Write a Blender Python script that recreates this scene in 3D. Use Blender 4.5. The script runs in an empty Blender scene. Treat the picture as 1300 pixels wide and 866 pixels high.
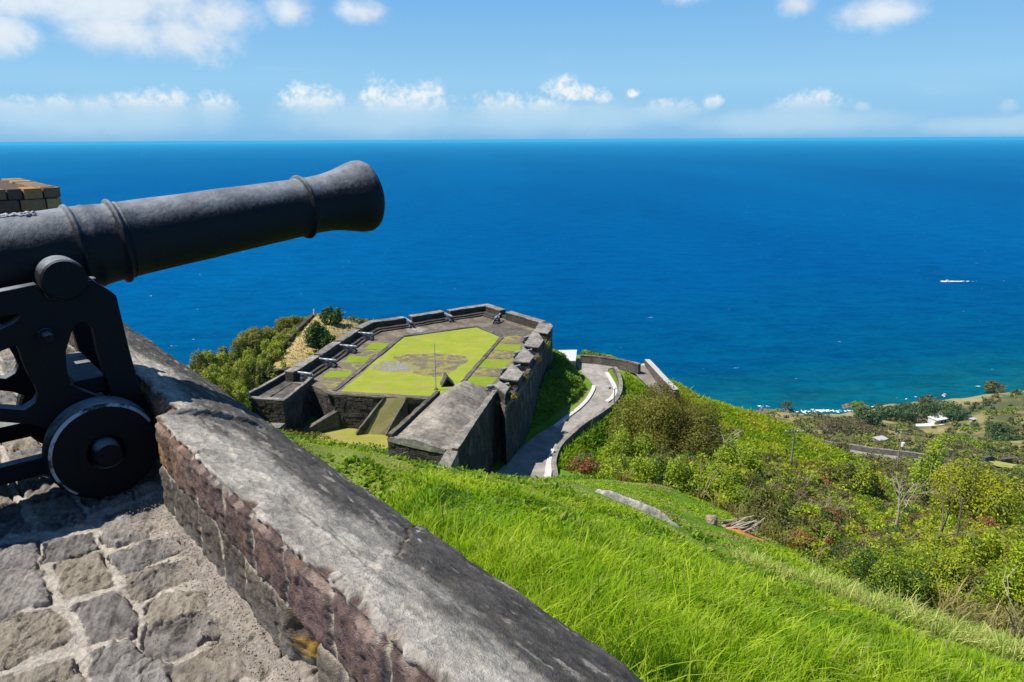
import bpy, bmesh, math, random
import numpy as np
from mathutils import Vector, Matrix
random.seed(7)
RNG = np.random.default_rng(11)
SC = bpy.context.scene
COL = SC.collection
# ------------------------------------------------------------------ survey of the place
# lens and tilt measured from the photograph; at*() turns a sighting plus a known height / distance into metres
F = 903.0; CX, CY = 650.0, 433.0; EYE = 1.6
PITCH = math.atan((CY - 177.0) / F); ROLL = 0.0054
CP, SP = math.cos(PITCH), math.sin(PITCH); CR, SR = math.cos(ROLL), math.sin(ROLL)
def ray(u, v):
    x = (u - CX) / F; y = -(v - CY) / F
    x, y = CR * x + SR * y, -SR * x + CR * y
    return (x, CP + y * SP, -SP + y * CP)
def at(u, v, z):
    d = ray(u, v); k = (z - EYE) / d[2]
    return (d[0] * k, d[1] * k, z)
def atY(u, v, Y):
    d = ray(u, v); k = Y / d[1]
    return (d[0] * k, Y, EYE + d[2] * k)
WD = (0.753, 0.658); WN = (0.658, -0.753)      # across / along the terrace parapet
def ts(t, s, z=0.0): return (t * WD[0] + s * WN[0], t * WD[1] + s * WN[1], z)
def to_ts(x, y): return x * WD[0] + y * WD[1], x * WN[0] + y * WN[1]
def atS(u, v, s):                               # on a vertical plane square to the parapet -> (t, z)
    d = ray(u, v); k = s / (WN[0] * d[0] + WN[1] * d[1])
    return (d[0] * k * WD[0] + d[1] * k * WD[1], EYE + d[2] * k)
def atT(u, v, t):                               # on a vertical plane along the parapet -> (s, z)
    d = ray(u, v); k = t / (WD[0] * d[0] + WD[1] * d[1])
    return (d[0] * k * WN[0] + d[1] * k * WN[1], EYE + d[2] * k)
# ------------------------------------------------------------------ noise
def _hash(ix, iy, iz, seed):
    h = (ix.astype(np.uint32) * np.uint32(374761393) + iy.astype(np.uint32) * np.uint32(668265263)
         + iz.astype(np.uint32) * np.uint32(2246822519) + np.uint32((seed * 974711 + 12345) & 0xffffffff))
    h = (h ^ (h >> np.uint32(13))) * np.uint32(1274126177)
    h = h ^ (h >> np.uint32(16))
    return (h & np.uint32(0xffffff)).astype(np.float64) / float(0xffffff)
def vnoise(x, y, z=None, seed=0):
    x = np.asarray(x, float); y = np.asarray(y, float)
    z = np.zeros_like(x) if z is None else np.asarray(z, float)
    fx, fy, fz = np.floor(x), np.floor(y), np.floor(z)
    ix, iy, iz = fx.astype(np.int64), fy.astype(np.int64), fz.astype(np.int64)
    a, b, c = x - fx, y - fy, z - fz
    a, b, c = [k * k * (3 - 2 * k) for k in (a, b, c)]
    r = 0
    for dx in (0, 1):
        for dy in (0, 1):
            for dz in (0, 1):
                w = (a if dx else 1 - a) * (b if dy else 1 - b) * (c if dz else 1 - c)
                r = r + w * _hash(ix + dx, iy + dy, iz + dz, seed)
    return r
def fbm(x, y, z=None, octv=4, seed=0, gain=0.5):
    s = 0; a = 1; t = 0
    for o in range(octv):
        k = 2.03 ** o
        s = s + a * vnoise(np.asarray(x) * k, np.asarray(y) * k, None if z is None else np.asarray(z) * k, seed + o * 17)
        t += a; a *= gain
    return s / t
def sstep(a, b, x):
    k = np.clip((x - a) / (b - a), 0, 1); return k * k * (3 - 2 * k)
# ------------------------------------------------------------------ objects
def link(o, parent=None):
    COL.objects.link(o)
    if parent is not None: o.parent = parent
    return o
def tag(o, label=None, cat=None, group=None, kind=None):
    if label: o['label'] = label
    if cat: o['category'] = cat
    if group: o['group'] = group
    if kind: o['kind'] = kind
    return o
def empty(name, loc=(0, 0, 0), rz=0.0):
    o = bpy.data.objects.new(name, None); o.empty_display_size = 0.2
    o.location = loc; o.rotation_euler = (0, 0, rz)
    return link(o)
def np_mesh(name, V, Fq, mat, parent=None, col=None, smooth=True, attrs=None):
    """mesh object from numpy arrays: V (n,3), Fq (m,k) faces of k corners"""
    V = np.asarray(V, np.float32); Fq = np.asarray(Fq, np.int32); k = Fq.shape[1]
    me = bpy.data.meshes.new(name)
    me.vertices.add(len(V)); me.vertices.foreach_set('co', V.ravel())
    me.loops.add(Fq.size); me.loops.foreach_set('vertex_index', Fq.ravel())
    me.polygons.add(len(Fq))
    me.polygons.foreach_set('loop_start', np.arange(0, Fq.size, k, dtype=np.int32))
    if smooth: me.polygons.foreach_set('use_smooth', np.ones(len(Fq), dtype=bool))
    me.update(calc_edges=True)
    if col is not None:
        c = np.ones((len(V), 4), np.float32); c[:, :3] = col
        a = me.color_attributes.new('Col', 'FLOAT_COLOR', 'POINT'); a.data.foreach_set('color', c.ravel())
    for nm, arr in (attrs or {}).items():
        a = me.attributes.new(nm, 'FLOAT', 'POINT'); a.data.foreach_set('value', np.asarray(arr, np.float32))
    me.materials.append(mat)
    return link(bpy.data.objects.new(name, me), parent)
def grid_faces(nu, nv):
    i = np.arange(nu - 1)[:, None] * nv + np.arange(nv - 1)[None, :]
    return np.stack([i, i + 1, i + nv + 1, i + nv], -1).reshape(-1, 4)
class MB:
    """collects boxes, prisms, tubes and lathes and links them as ONE mesh object"""
    def __init__(s): s.v = []; s.f = []
    def add(s, v, f):
        n = len(s.v); s.v += [tuple(p) for p in v]; s.f += [tuple(i + n for i in q) for q in f]; return s
    def box(s, x0, x1, y0, y1, z0, z1):
        v = [(x, y, z) for z in (z0, z1) for x, y in ((x0, y0), (x1, y0), (x1, y1), (x0, y1))]
        return s.add(v, [(3, 2, 1, 0), (4, 5, 6, 7), (0, 1, 5, 4), (1, 2, 6, 5), (2, 3, 7, 6), (3, 0, 4, 7)])
    def prism(s, poly, z0, z1, zt=None, batter=None):
        """poly: plan outline; z0 bottom, z1 top (numbers or lists); batter: outline used at the bottom"""
        n = len(poly)
        a = sum(poly[i][0] * poly[(i + 1) % n][1] - poly[(i + 1) % n][0] * poly[i][1] for i in range(n))
        idx = list(range(n)) if a > 0 else list(range(n))[::-1]
        g = lambda z, i: z[i] if isinstance(z, (list, tuple)) else z
        bp = batter or poly
        v = [(bp[i][0], bp[i][1], g(z0, i)) for i in idx] + [(poly[i][0], poly[i][1], g(z1, i)) for i in idx]
        f = [tuple(range(n))[::-1], tuple(range(n, 2 * n))] + [(i, (i + 1) % n, n + (i + 1) % n, n + i) for i in range(n)]
        return s.add(v, f)
    def tube(s, pts, rad, seg=8, cap=True):
        pts = [Vector(p) for p in pts]; n = len(pts)
        rad = rad if isinstance(rad, (list, tuple)) else [rad] * n
        v = []; up = None
        for i, p in enumerate(pts):
            d = (pts[min(i + 1, n - 1)] - pts[max(i - 1, 0)]).normalized()
            if up is None: up = Vector((0, 0, 1)) if abs(d.z) < 0.9 else Vector((1, 0, 0))
            a = d.cross(up).normalized(); b = a.cross(d).normalized(); up = b
            for k in range(seg):
                w = 2 * math.pi * k / seg
                v.append(p + (a * math.cos(w) + b * math.sin(w)) * rad[i])
        f = [(i * seg + k, i * seg + (k + 1) % seg, (i + 1) * seg + (k + 1) % seg, (i + 1) * seg + k) for i in range(n - 1) for k in range(seg)]
        if cap: f += [tuple(range(seg))[::-1], tuple((n - 1) * seg + k for k in range(seg))]
        return s.add(v, f)
    def lathe(s, prof, org, axis, seg=32):
        """prof: (distance along axis, radius)"""
        org = Vector(org); ax = Vector(axis).normalized()
        a = ax.cross(Vector((0, 0, 1)) if abs(ax.z) < 0.9 else Vector((1, 0, 0))).normalized(); b = a.cross(ax)
        v = []
        for h, r in prof:
            for k in range(seg):
                w = 2 * math.pi * k / seg
                v.append(org + ax * h + (a * math.cos(w) + b * math.sin(w)) * max(r, 1e-4))
        n = len(prof)
        f = [(i * seg + k, (i + 1) * seg + k, (i + 1) * seg + (k + 1) % seg, i * seg + (k + 1) % seg) for i in range(n - 1) for k in range(seg)]
        f += [tuple(range(seg)), tuple((n - 1) * seg + k for k in range(seg))[::-1]]
        return s.add(v, f)
    def build(s, name, mat, parent=None, smooth=False, bevel=0.0, angle=40):
        me = bpy.data.meshes.new(name); me.from_pydata(s.v, [], s.f)
        if bevel or True:
            bm = bmesh.new(); bm.from_mesh(me)
            bmesh.ops.recalc_face_normals(bm, faces=bm.faces)
            if bevel:
                ed = [e for e in bm.edges if len(e.link_faces) == 2 and e.calc_face_angle(0) > math.radians(angle)]
                bmesh.ops.bevel(bm, geom=ed, offset=bevel, segments=2, affect='EDGES', profile=0.6, clamp_overlap=True)
            if smooth:
                for fc in bm.faces: fc.smooth = True
                for e in bm.edges:
                    if len(e.link_faces) == 2 and e.calc_face_angle(0) > math.radians(angle): e.smooth = False
            bm.to_mesh(me); bm.free()
        me.materials.append(mat)
        return link(bpy.data.objects.new(name, me), parent)
def copy_tree(o, parent=None):
    c = o.copy(); COL.objects.link(c)
    if parent is not None: c.parent = parent
    for ch in list(o.children): copy_tree(ch, c)
    return c
# ------------------------------------------------------------------ materials
class NT:
    def __init__(s, name):
        s.m = bpy.data.materials.new(name); s.m.use_nodes = True
        s.t = s.m.node_tree; s.b = s.t.nodes['Principled BSDF']; s.out = s.t.nodes['Material Output']
        s.b.inputs['Roughness'].default_value = 0.9
        s.b.inputs['Specular IOR Level'].default_value = 0.25
    def n(s, typ, **kw):
        nd = s.t.nodes.new(typ)
        for k, v in kw.items(): setattr(nd, k, v)
        return nd
    def l(s, a, b): s.t.links.new(a, b)
    def val(s, sock, v):
        if hasattr(v, 'is_output') or isinstance(v, bpy.types.NodeSocket): s.l(v, sock)
        elif isinstance(v, (tuple, list)) and len(v) == 3 and sock.type == 'RGBA': sock.default_value = (*v, 1)
        else: sock.default_value = v
    def pos(s): return s.n('ShaderNodeNewGeometry').outputs['Position']
    def obj(s): return s.n('ShaderNodeTexCoord').outputs['Object']
    def mapv(s, v, scale=(1, 1, 1), rot=(0, 0, 0)):
        m = s.n('ShaderNodeMapping'); s.l(v, m.inputs['Vector']); m.inputs['Scale'].default_value = scale
        m.inputs['Rotation'].default_value = rot; return m.outputs[0]
    def noise(s, v, scale, detail=4, rough=0.55, dist=0.0):
        nd = s.n('ShaderNodeTexNoise'); s.l(v, nd.inputs['Vector'])
        nd.inputs['Scale'].default_value = scale; nd.inputs['Detail'].default_value = detail
        nd.inputs['Roughness'].default_value = rough; nd.inputs['Distortion'].default_value = dist
        return nd.outputs[0]
    def voro(s, v, scale, feature='F1', rnd=1.0, out='Distance'):
        nd = s.n('ShaderNodeTexVoronoi', feature=feature); s.l(v, nd.inputs['Vector'])
        nd.inputs['Scale'].default_value = scale; nd.inputs['Randomness'].default_value = rnd
        return nd.outputs[out]
    def ramp(s, fac, stops):
        nd = s.n('ShaderNodeValToRGB'); s.val(nd.inputs[0], fac); e = nd.color_ramp.elements
        while len(e) < len(stops): e.new(0.5)
        for q, (p, c) in zip(e, stops):
            q.position = p; q.color = (c, c, c, 1) if not isinstance(c, (tuple, list)) else (*c, 1)
        return nd.outputs[0]
    def mix(s, fac, a, b, blend='MIX'):
        nd = s.n('ShaderNodeMix', data_type='RGBA', blend_type=blend)
        s.val(nd.inputs[0], fac); s.val(nd.inputs[6], a); s.val(nd.inputs[7], b); return nd.outputs[2]
    def math(s, op, a, b=0.0, c=0.0, clamp=False):
        nd = s.n('ShaderNodeMath', operation=op, use_clamp=clamp)
        s.val(nd.inputs[0], a); s.val(nd.inputs[1], b); s.val(nd.inputs[2], c); return nd.outputs[0]
    def attr(s, name, out='Fac'): return s.n('ShaderNodeAttribute', attribute_name=name).outputs[out]
    def bump(s, h, strength=0.5, dist=0.02, normal=None):
        nd = s.n('ShaderNodeBump'); s.val(nd.inputs['Height'], h)
        nd.inputs['Strength'].default_value = strength; nd.inputs['Distance'].default_value = dist
        if normal is not None: s.l(normal, nd.inputs['Normal'])
        return nd.outputs[0]
    def set(s, color=None, rough=None, normal=None, spec=None, metal=None):
        if color is not None: s.val(s.b.inputs['Base Color'], color)
        if rough is not None: s.val(s.b.inputs['Roughness'], rough)
        if normal is not None: s.l(normal, s.b.inputs['Normal'])
        if spec is not None: s.b.inputs['Specular IOR Level'].default_value = spec
        if metal is not None: s.b.inputs['Metallic'].default_value = metal
        return s.m
SUN_E = 5.0; EXPO = 0.62; SKY_STR = 0.092; SKY_SAT = 1.1; SKY_VAL = 1.0
ZB = -27.0          # level of the bastion's gun platform
HP = 1.35           # its parapet
ZR = -34.0          # road below it
ZSEA = -235.0
HAZE = 3.1e-5
# ================================================================== camera, sun, sky
cam = bpy.data.cameras.new('camera'); cam.sensor_width = 36.0; cam.sensor_fit = 'HORIZONTAL'
cam.lens = 36.0 * F / 1300.0; cam.clip_start = 0.05; cam.clip_end = 200000
co = link(bpy.data.objects.new('camera', cam))
_r, _u, _f = Vector((1, 0, 0)), Vector((0, SP, CP)), Vector((0, CP, -SP))
_R = _r * CR - _u * SR; _U = _r * SR + _u * CR
co.matrix_world = Matrix(((_R.x, _U.x, -_f.x, 0), (_R.y, _U.y, -_f.y, 0), (_R.z, _U.z, -_f.z, EYE), (0, 0, 0, 1)))
SC.camera = co
TOSUN = Vector((-0.61, -0.05, 1.0)).normalized()
sl = bpy.data.lights.new('sun', 'SUN'); sl.energy = SUN_E; sl.angle = math.radians(0.5); sl.color = (1.0, 0.955, 0.88)
so = link(bpy.data.objects.new('sun', sl)); so.rotation_euler = TOSUN.to_track_quat('Z', 'Y').to_euler(); so.location = (-30, 5, 60)
SC.view_settings.view_transform = 'Standard'; SC.view_settings.look = 'None'
SC.view_settings.exposure = EXPO; SC.view_settings.gamma = 1.0; SC.view_settings.use_curve_mapping = False
W = bpy.data.worlds.new('World'); SC.world = W; W.use_nodes = True
wt = W.node_tree; bg = wt.nodes['Background']
def wn(t, **k):
    nd = wt.nodes.new(t)
    for a, b in k.items(): setattr(nd, a, b)
    return nd
def wm(op, a, b=0.0, c=0.0, clamp=False):
    nd = wn('ShaderNodeMath', operation=op, use_clamp=clamp)
    for i, q in enumerate((a, b, c)):
        if isinstance(q, bpy.types.NodeSocket): wt.links.new(q, nd.inputs[i])
        else: nd.inputs[i].default_value = q
    return nd.outputs[0]
sky = wn('ShaderNodeTexSky', sky_type='NISHITA', sun_disc=False)
sky.sun_elevation = math.asin(TOSUN.z); sky.sun_rotation = math.atan2(TOSUN.x, TOSUN.y)
sky.altitude = 240; sky.air_density = 1.0; sky.dust_density = 0.0; sky.ozone_density = 3.0
# clouds live in the sky by compass bearing and elevation (degrees)
tc = wn('ShaderNodeTexCoord'); sep = wn('ShaderNodeSeparateXYZ'); wt.links.new(tc.outputs['Generated'], sep.inputs[0])
AZ = wm('MULTIPLY', wm('ARCTAN2', sep.outputs[0], sep.outputs[1]), 57.2958)
EL = wm('MULTIPLY', wm('ARCSINE', sep.outputs[2]), 57.2958)
def azel(u, v):
    d = Vector(ray(u, v)).normalized(); return math.degrees(math.atan2(d.x, d.y)), math.degrees(math.asin(d.z))
cmb = wn('ShaderNodeCombineXYZ'); wt.links.new(AZ, cmb.inputs[0]); wt.links.new(EL, cmb.inputs[1])
def wnoise(scale, detail, rough, sy=1.0, off=0.0, dist=0.0):
    mp = wn('ShaderNodeMapping'); wt.links.new(cmb.outputs[0], mp.inputs[0]); mp.inputs['Scale'].default_value = (1, sy, 1)
    mp.inputs['Location'].default_value = (off, off * .7, off * .3)
    nz = wn('ShaderNodeTexNoise'); wt.links.new(mp.outputs[0], nz.inputs['Vector']); nz.inputs['Scale'].default_value = scale
    nz.inputs['Detail'].default_value = detail; nz.inputs['Roughness'].default_value = rough; nz.inputs['Distortion'].default_value = dist
    return nz.outputs[0]
def sm(x, a, b):
    nd = wn('ShaderNodeMapRange', interpolation_type='SMOOTHSTEP')
    wt.links.new(x, nd.inputs[0]); nd.inputs[1].default_value = a; nd.inputs[2].default_value = b
    return nd.outputs[0]
fine = wnoise(0.8, 7, 0.62, 1.15, 3.1, 0.4); coarse = wnoise(0.22, 6, 0.6, 1.2, 9.7, 0.3); puff = wnoise(1.7, 6, 0.6, 1.0, 21.0, 0.5)
def blobs(lst, warp, amt):
    acc = None
    for (u, v, ru, rv) in lst:
        a0, e0 = azel(u, v); ra = abs(azel(u + ru, v)[0] - a0); re = abs(azel(u, v - rv)[1] - e0)
        dx = wm('DIVIDE', wm('SUBTRACT', AZ, a0), ra); dy = wm('DIVIDE', wm('SUBTRACT', EL, e0), re)
        d = wm('SQRT', wm('ADD', wm('MULTIPLY', dx, dx), wm('MULTIPLY', dy, dy)))
        k = wm('SUBTRACT', 1.0, d)
        acc = k if acc is None else wm('MAXIMUM', acc, k)
    return wm('ADD', acc, wm('MULTIPLY', wm('SUBTRACT', warp, 0.5), amt))
# big soft cumulus overhead on the left and a small one on the right
BIG = [(40, -10, 150, 44), (170, 5, 175, 58), (225, 45, 105, 44), (150, 40, 95, 38), (5, 45, 60, 34), (270, 20, 72, 42), (370, 12, 36, 26),
       (465, 15, 46, 22), (1110, 15, 66, 28), (1010, 5, 34, 20), (870, -10, 50, 22), (330, -60, 300, 50), (-250, 20, 200, 60), (1500, 0, 120, 50)]
b1 = blobs(BIG, coarse, 1.5); b1 = wm('ADD', b1, wm('MULTIPLY', wm('SUBTRACT', fine, 0.5), 0.7)); m1 = sm(b1, -0.08, 0.95)
# crisp little cumulus low over the horizon
LOW = [(40, 142, 70, 22), (75, 136, 30, 18), (125, 136, 28, 18), (195, 138, 64, 26), (215, 128, 34, 20), (275, 138, 38, 24), (395, 129, 52, 24), (380, 122, 26, 20), (477, 126, 24, 34), (515, 130, 70, 28), (545, 118, 26, 20),
       (640, 138, 54, 24), (690, 140, 50, 20), (718, 112, 32, 20), (735, 118, 34, 14), (765, 123, 16, 9), (803, 119, 10, 7), (850, 142, 54, 20), (905, 130, 18, 11), (1025, 137, 66, 24), (1040, 126, 26, 16), (1095, 136, 16, 8), (690, 133, 24, 10),
       (1280, 136, 18, 11), (1345, 130, 40, 14), (-60, 130, 50, 16)]
b2 = blobs(LOW, fine, 1.0); b2 = wm('ADD', b2, wm('MULTIPLY', wm('SUBTRACT', puff, 0.5), 0.9)); m2 = wm('MULTIPLY', sm(b2, -0.06, 0.78), wm('ADD', wm('MULTIPLY', sm(EL, 1.2, 2.9), .72), .28))
# hazy band of cloud they stand on, thin wisps higher up
BAND = [(100, 148, 260, 32), (480, 147, 180, 32), (700, 150, 240, 28), (1000, 155, 200, 20), (1300, 158, 200, 16), (-200, 150, 200, 26)]
b3 = blobs(BAND, coarse, 0.9); m3 = wm('MULTIPLY', sm(b3, -0.1, 0.8), 0.62)
wisp = wnoise(0.10, 5, 0.55, 3.5, 41.0, 0.6); m4 = wm('MULTIPLY', sm(wisp, 0.55, 0.85), 0.16)
def wmixc(fac, a, b):
    nd = wn('ShaderNodeMix', data_type='RGBA')
    wt.links.new(fac, nd.inputs[0])
    for i, q in ((6, a), (7, b)):
        if isinstance(q, bpy.types.NodeSocket): wt.links.new(q, nd.inputs[i])
        else: nd.inputs[i].default_value = (*q, 1)
    return nd.outputs[2]
hs = wn('ShaderNodeHueSaturation'); hs.inputs['Saturation'].default_value = SKY_SAT; hs.inputs['Value'].default_value = SKY_VAL
wt.links.new(sky.outputs[0], hs.inputs['Color'])
gr = wn('ShaderNodeValToRGB'); ge = gr.color_ramp.elements
for k_, (p_, q_) in enumerate([(0, (.95, 3.1, 5.6)), (.012, (1.35, 3.5, 5.8)), (.045, (2.0, 4.15, 6.15)), (.12, (1.2, 3.15, 5.9)), (.32, (.45, 1.4, 3.6)), (1, (.2, .7, 2.1))]):
    e_ = ge[k_] if k_ < 2 else ge.new(p_)
    e_.position = p_; e_.color = (*[x / 10 for x in q_], 1)
wt.links.new(wm('DIVIDE', EL, 90.0, clamp=True), gr.inputs[0])
tenx = wn('ShaderNodeMix', data_type='RGBA', blend_type='MULTIPLY', clamp_result=False); tenx.inputs[0].default_value = 1.0
wt.links.new(gr.outputs[0], tenx.inputs[6]); tenx.inputs[7].default_value = (10, 10, 10, 1)
mxs = wn('ShaderNodeMix', data_type='RGBA'); mxs.inputs[0].default_value = .9
wt.links.new(hs.outputs[0], mxs.inputs[6]); wt.links.new(tenx.outputs[2], mxs.inputs[7])
c = mxs.outputs[2]
c = wmixc(m3, c, (3.7, 5.2, 6.3)); c = wmixc(m4, c, (4.4, 5.6, 6.4))
low_c = wmixc(sm(EL, 1.6, 3.4), (3.5, 5.0, 6.3), (6.3, 6.6, 6.8)); c = wmixc(wm('MULTIPLY', m2, 0.95), c, wmixc(sm(puff, 0.34, 0.62), (4.0, 5.3, 6.3), low_c))
c = wmixc(wm('MULTIPLY', m1, 0.85), c, wmixc(sm(coarse, 0.3, 0.65), (4.7, 5.3, 6.0), (6.0, 6.4, 6.7)))
wt.links.new(c, bg.inputs['Color']); bg.inputs['Strength'].default_value = SKY_STR
# ================================================================== the hill and its coast
_cp = []
def cp(u, v, Y): _cp.append(atY(u, v, Y))
def cz(u, v, z): _cp.append(at(u, v, z))
for s_, dz_ in ((-30, 7.0), (-20, 4.5), (-14, 3.0), (-9, 1.7), (-6, .9), (-4, .3), (-2.5, 0), (-1, 0), (0.5, 0), (2.5, 0)):
    _cp.append(ts(1.2, s_, -1.45 - dz_)); _cp.append(ts(2.0, s_, -1.65 - dz_)); _cp.append(ts(3.2, s_, -2.2 - dz_ * 1.1)); _cp.append(ts(6.0, s_, -5.0 - dz_ * 1.1)) if s_ < -8 else None
for a in [(200, 560, 17), (300, 563, 18), (372, 560, 18), (450, 577, 19), (520, 592, 19.5), (600, 602, 20), (665, 611, 20), (720, 617, 20.5),
          (420, 616, 9), (550, 622, 13), (700, 675, 12), (800, 705, 11), (850, 760, 7.5), (1000, 780, 9.5), (1000, 840, 6.6), (1150, 830, 8.8), (1300, 885, 8),
          (700, 640, 16), (560, 650, 9), (650, 720, 7), (900, 800, 6.5),
          (1300, 843, 12), (1150, 788, 14), (1000, 735, 16.5), (900, 697, 18.5), (860, 671, 20), (800, 643, 20.5), (760, 625, 21),
          # falling away behind the brow
          (450, 590, 30), (600, 616, 30), (665, 623, 30), (300, 575, 30), (372, 573, 28), (450, 588, 45), (600, 612, 45), (690, 615, 50), (560, 596, 60),
          # the lower patch of grass on the right, then scrub
          (850, 642, 26), (750, 615, 26), (950, 685, 23), (840, 619, 32), (930, 654, 30), (740, 608, 40), (850, 602, 50), (950, 615, 50), (860, 582, 70), (950, 592, 75), (1000, 640, 40),
          (1050, 705, 28), (1150, 750, 20), (1300, 800, 16), (1100, 690, 40), (1250, 735, 30), (1100, 660, 60), (1250, 690, 50), (1200, 650, 90), (1300, 655, 90), (1200, 615, 150),
          # right shoulder
          (870, 505, 118), (910, 513, 120), (960, 526, 120), (1000, 540, 117), (1060, 575, 112), (950, 552, 105), (1010, 582, 100), (1050, 602, 95), (920, 545, 100), (900, 570, 85),
          (870, 540, 150), (910, 545, 150), (960, 550, 150), (1010, 570, 150), (1060, 600, 150), (1100, 600, 150), (870, 560, 260), (950, 560, 260),
          (1060, 574, 230), (1110, 580, 215), (1165, 590, 205), (1110, 562, 330), (1050, 548, 430), (1100, 548, 480), (1185, 548, 500), (1185, 565, 330),
          (1250, 603, 240), (1295, 590, 270), (1250, 560, 420), (1300, 545, 430), (1250, 532, 520), (1300, 520, 560), (1130, 530, 560), (1200, 524, 580),
          (1500, 900, 8), (1500, 830, 14), (1500, 740, 40), (1500, 680, 100), (1500, 600, 250), (1500, 520, 500), (1700, 900, 12), (1700, 780, 40), (1700, 620, 250), (1700, 520, 500),
          # left flank
          (235, 480, 75), (280, 470, 90), (262, 462, 100), (300, 452, 103), (335, 436, 112), (360, 425, 118), (385, 414, 124), (240, 500, 140), (300, 490, 160), (330, 470, 160), (400, 440, 170), (470, 440, 190), (300, 500, 250), (400, 480, 250), (600, 470, 250), (500, 450, 150), (620, 440, 150),
          (700, 475, 150), (740, 470, 150), (800, 490, 150), (700, 500, 260), (800, 520, 260),
          (100, 500, 60), (100, 500, 150), (0, 500, 60), (0, 500, 150), (-200, 520, 60), (-200, 520, 150), (100, 520, 30), (-100, 540, 25), (200, 520, 35), (240, 525, 55), (-400, 520, 100), (-400, 560, 30)]:
    cp(*a)
for a in [(440, 540), (480, 555), (410, 562), (400, 552), (470, 530), (505, 540)]: cz(*a, ZB - 4.1)
for a in [(560, 578, -32.5), (620, 590, -34.2), (640, 590, -34.3), (365, 545, -31.5), (345, 530, -31.5), (320, 500, -31), (330, 482, -30), (300, 490, -31.5),
          (345, 468, ZB - .4), (372, 462, ZB - .4), (403, 400, ZB - .4), (450, 411, ZB - .6), (420, 430, ZB - .4), (375, 440, ZB - .4),
          (706, 458, -32), (700, 480, -31.5), (690, 510, -32.5), (670, 555, -33.7), (720, 478, -32.6), (735, 490, -33.4), (715, 520, -33.6),
          (672, 590, ZR), (700, 565, ZR), (725, 530, ZR), (752, 500, ZR), (760, 475, ZR), (770, 460, ZR), (825, 482, ZR - .6), (745, 452, ZR), (725, 452, ZR),
          (722, 588, -35.4), (760, 570, -36.5), (745, 550, -35.6), (790, 540, -36), (795, 500, -35.2), (815, 500, -35.8), (850, 500, -36.5), (865, 492, -37), (780, 590, -36)]: cz(*a)
for a in [(520, 470), (600, 470), (560, 440), (640, 430), (600, 410), (480, 430), (450, 450), (430, 480), (660, 425), (620, 460)]: cz(*a, ZB - 3.0)
SHORE = [(930, 528), (985, 522), (1050, 524), (1085, 520), (1130, 511), (1170, 507), (1210, 504), (1260, 497), (1300, 494), (1400, 484), (1550, 470)]
for u_, v_ in SHORE:
    cz(u_, v_ + 2.0, -230.0); p_ = at(u_, v_, -235); _cp.append((p_[0] * 1.02, p_[1] * 1.02, -243))
    _cp.append((p_[0] * 1.25, p_[1] * 1.25, -262))
for u_, v_ in [(850, 520), (700, 480), (500, 470), (300, 480), (100, 500), (-200, 520)]: _cp.append((*at(u_, v_, -235)[:2], -246)); _cp.append((*[k * 1.6 for k in at(u_, v_, -235)[:2]], -262))
_cp = np.array(_cp); _r = np.hypot(_cp[:, 0], _cp[:, 1])
_A = np.stack([np.arctan2(_cp[:, 0], _cp[:, 1]) * 2.2, np.log(_r)], 1); _q = (_cp[:, 2] - EYE) / _r
_n = len(_A)
def _k(a, b): return np.sqrt(((a[:, None, :] - b[None, :, :]) ** 2).sum(-1) + 1e-4)
_K = np.zeros((_n + 3, _n + 3)); _K[:_n, :_n] = _k(_A, _A) - np.eye(_n) * 0.004
_K[:_n, _n] = 1; _K[:_n, _n + 1:] = _A; _K[_n, :_n] = 1; _K[_n + 1:, :_n] = _A.T
_wgt = np.linalg.lstsq(_K, np.concatenate([_q, np.zeros(3)]), rcond=None)[0]
def in_poly(x, y, poly):
    c = np.zeros(np.shape(x), bool); n = len(poly)
    for i in range(n):
        x0, y0 = poly[i][:2]; x1, y1 = poly[(i + 1) % n][:2]
        if y0 == y1: continue
        c ^= ((y0 > y) != (y1 > y)) & (x < (x1 - x0) * (y - y0) / (y1 - y0) + x0)
    return c
def line_dist(x, y, pl):
    """distance to a polyline and the interpolated height of its points"""
    best = np.full(np.shape(x), 1e9); zz = np.zeros(np.shape(x))
    for a, b in zip(pl[:-1], pl[1:]):
        dx, dy = b[0] - a[0], b[1] - a[1]; L = dx * dx + dy * dy + 1e-9
        k = np.clip(((x - a[0]) * dx + (y - a[1]) * dy) / L, 0, 1)
        d = np.hypot(x - a[0] - k * dx, y - a[1] - k * dy); m = d < best
        best = np.where(m, d, best); zz = np.where(m, a[2] + k * (b[2] - a[2]), zz)
    return best, zz
def smooth_line(P, n=6, it=2):
    """Catmull-Rom through the points"""
    P = [np.array(p, float) for p in P]; P = [2 * P[0] - P[1]] + P + [2 * P[-1] - P[-2]]; out = []
    for i in range(1, len(P) - 2):
        for k in range(n):
            t = k / n
            out.append(0.5 * (2 * P[i] + (P[i + 1] - P[i - 1]) * t + (2 * P[i - 1] - 5 * P[i] + 4 * P[i + 1] - P[i + 2]) * t * t + (3 * P[i] - P[i - 1] - 3 * P[i + 1] + P[i + 2]) * t ** 3))
    out.append(P[-2]); return [tuple(p) for p in out]
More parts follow.
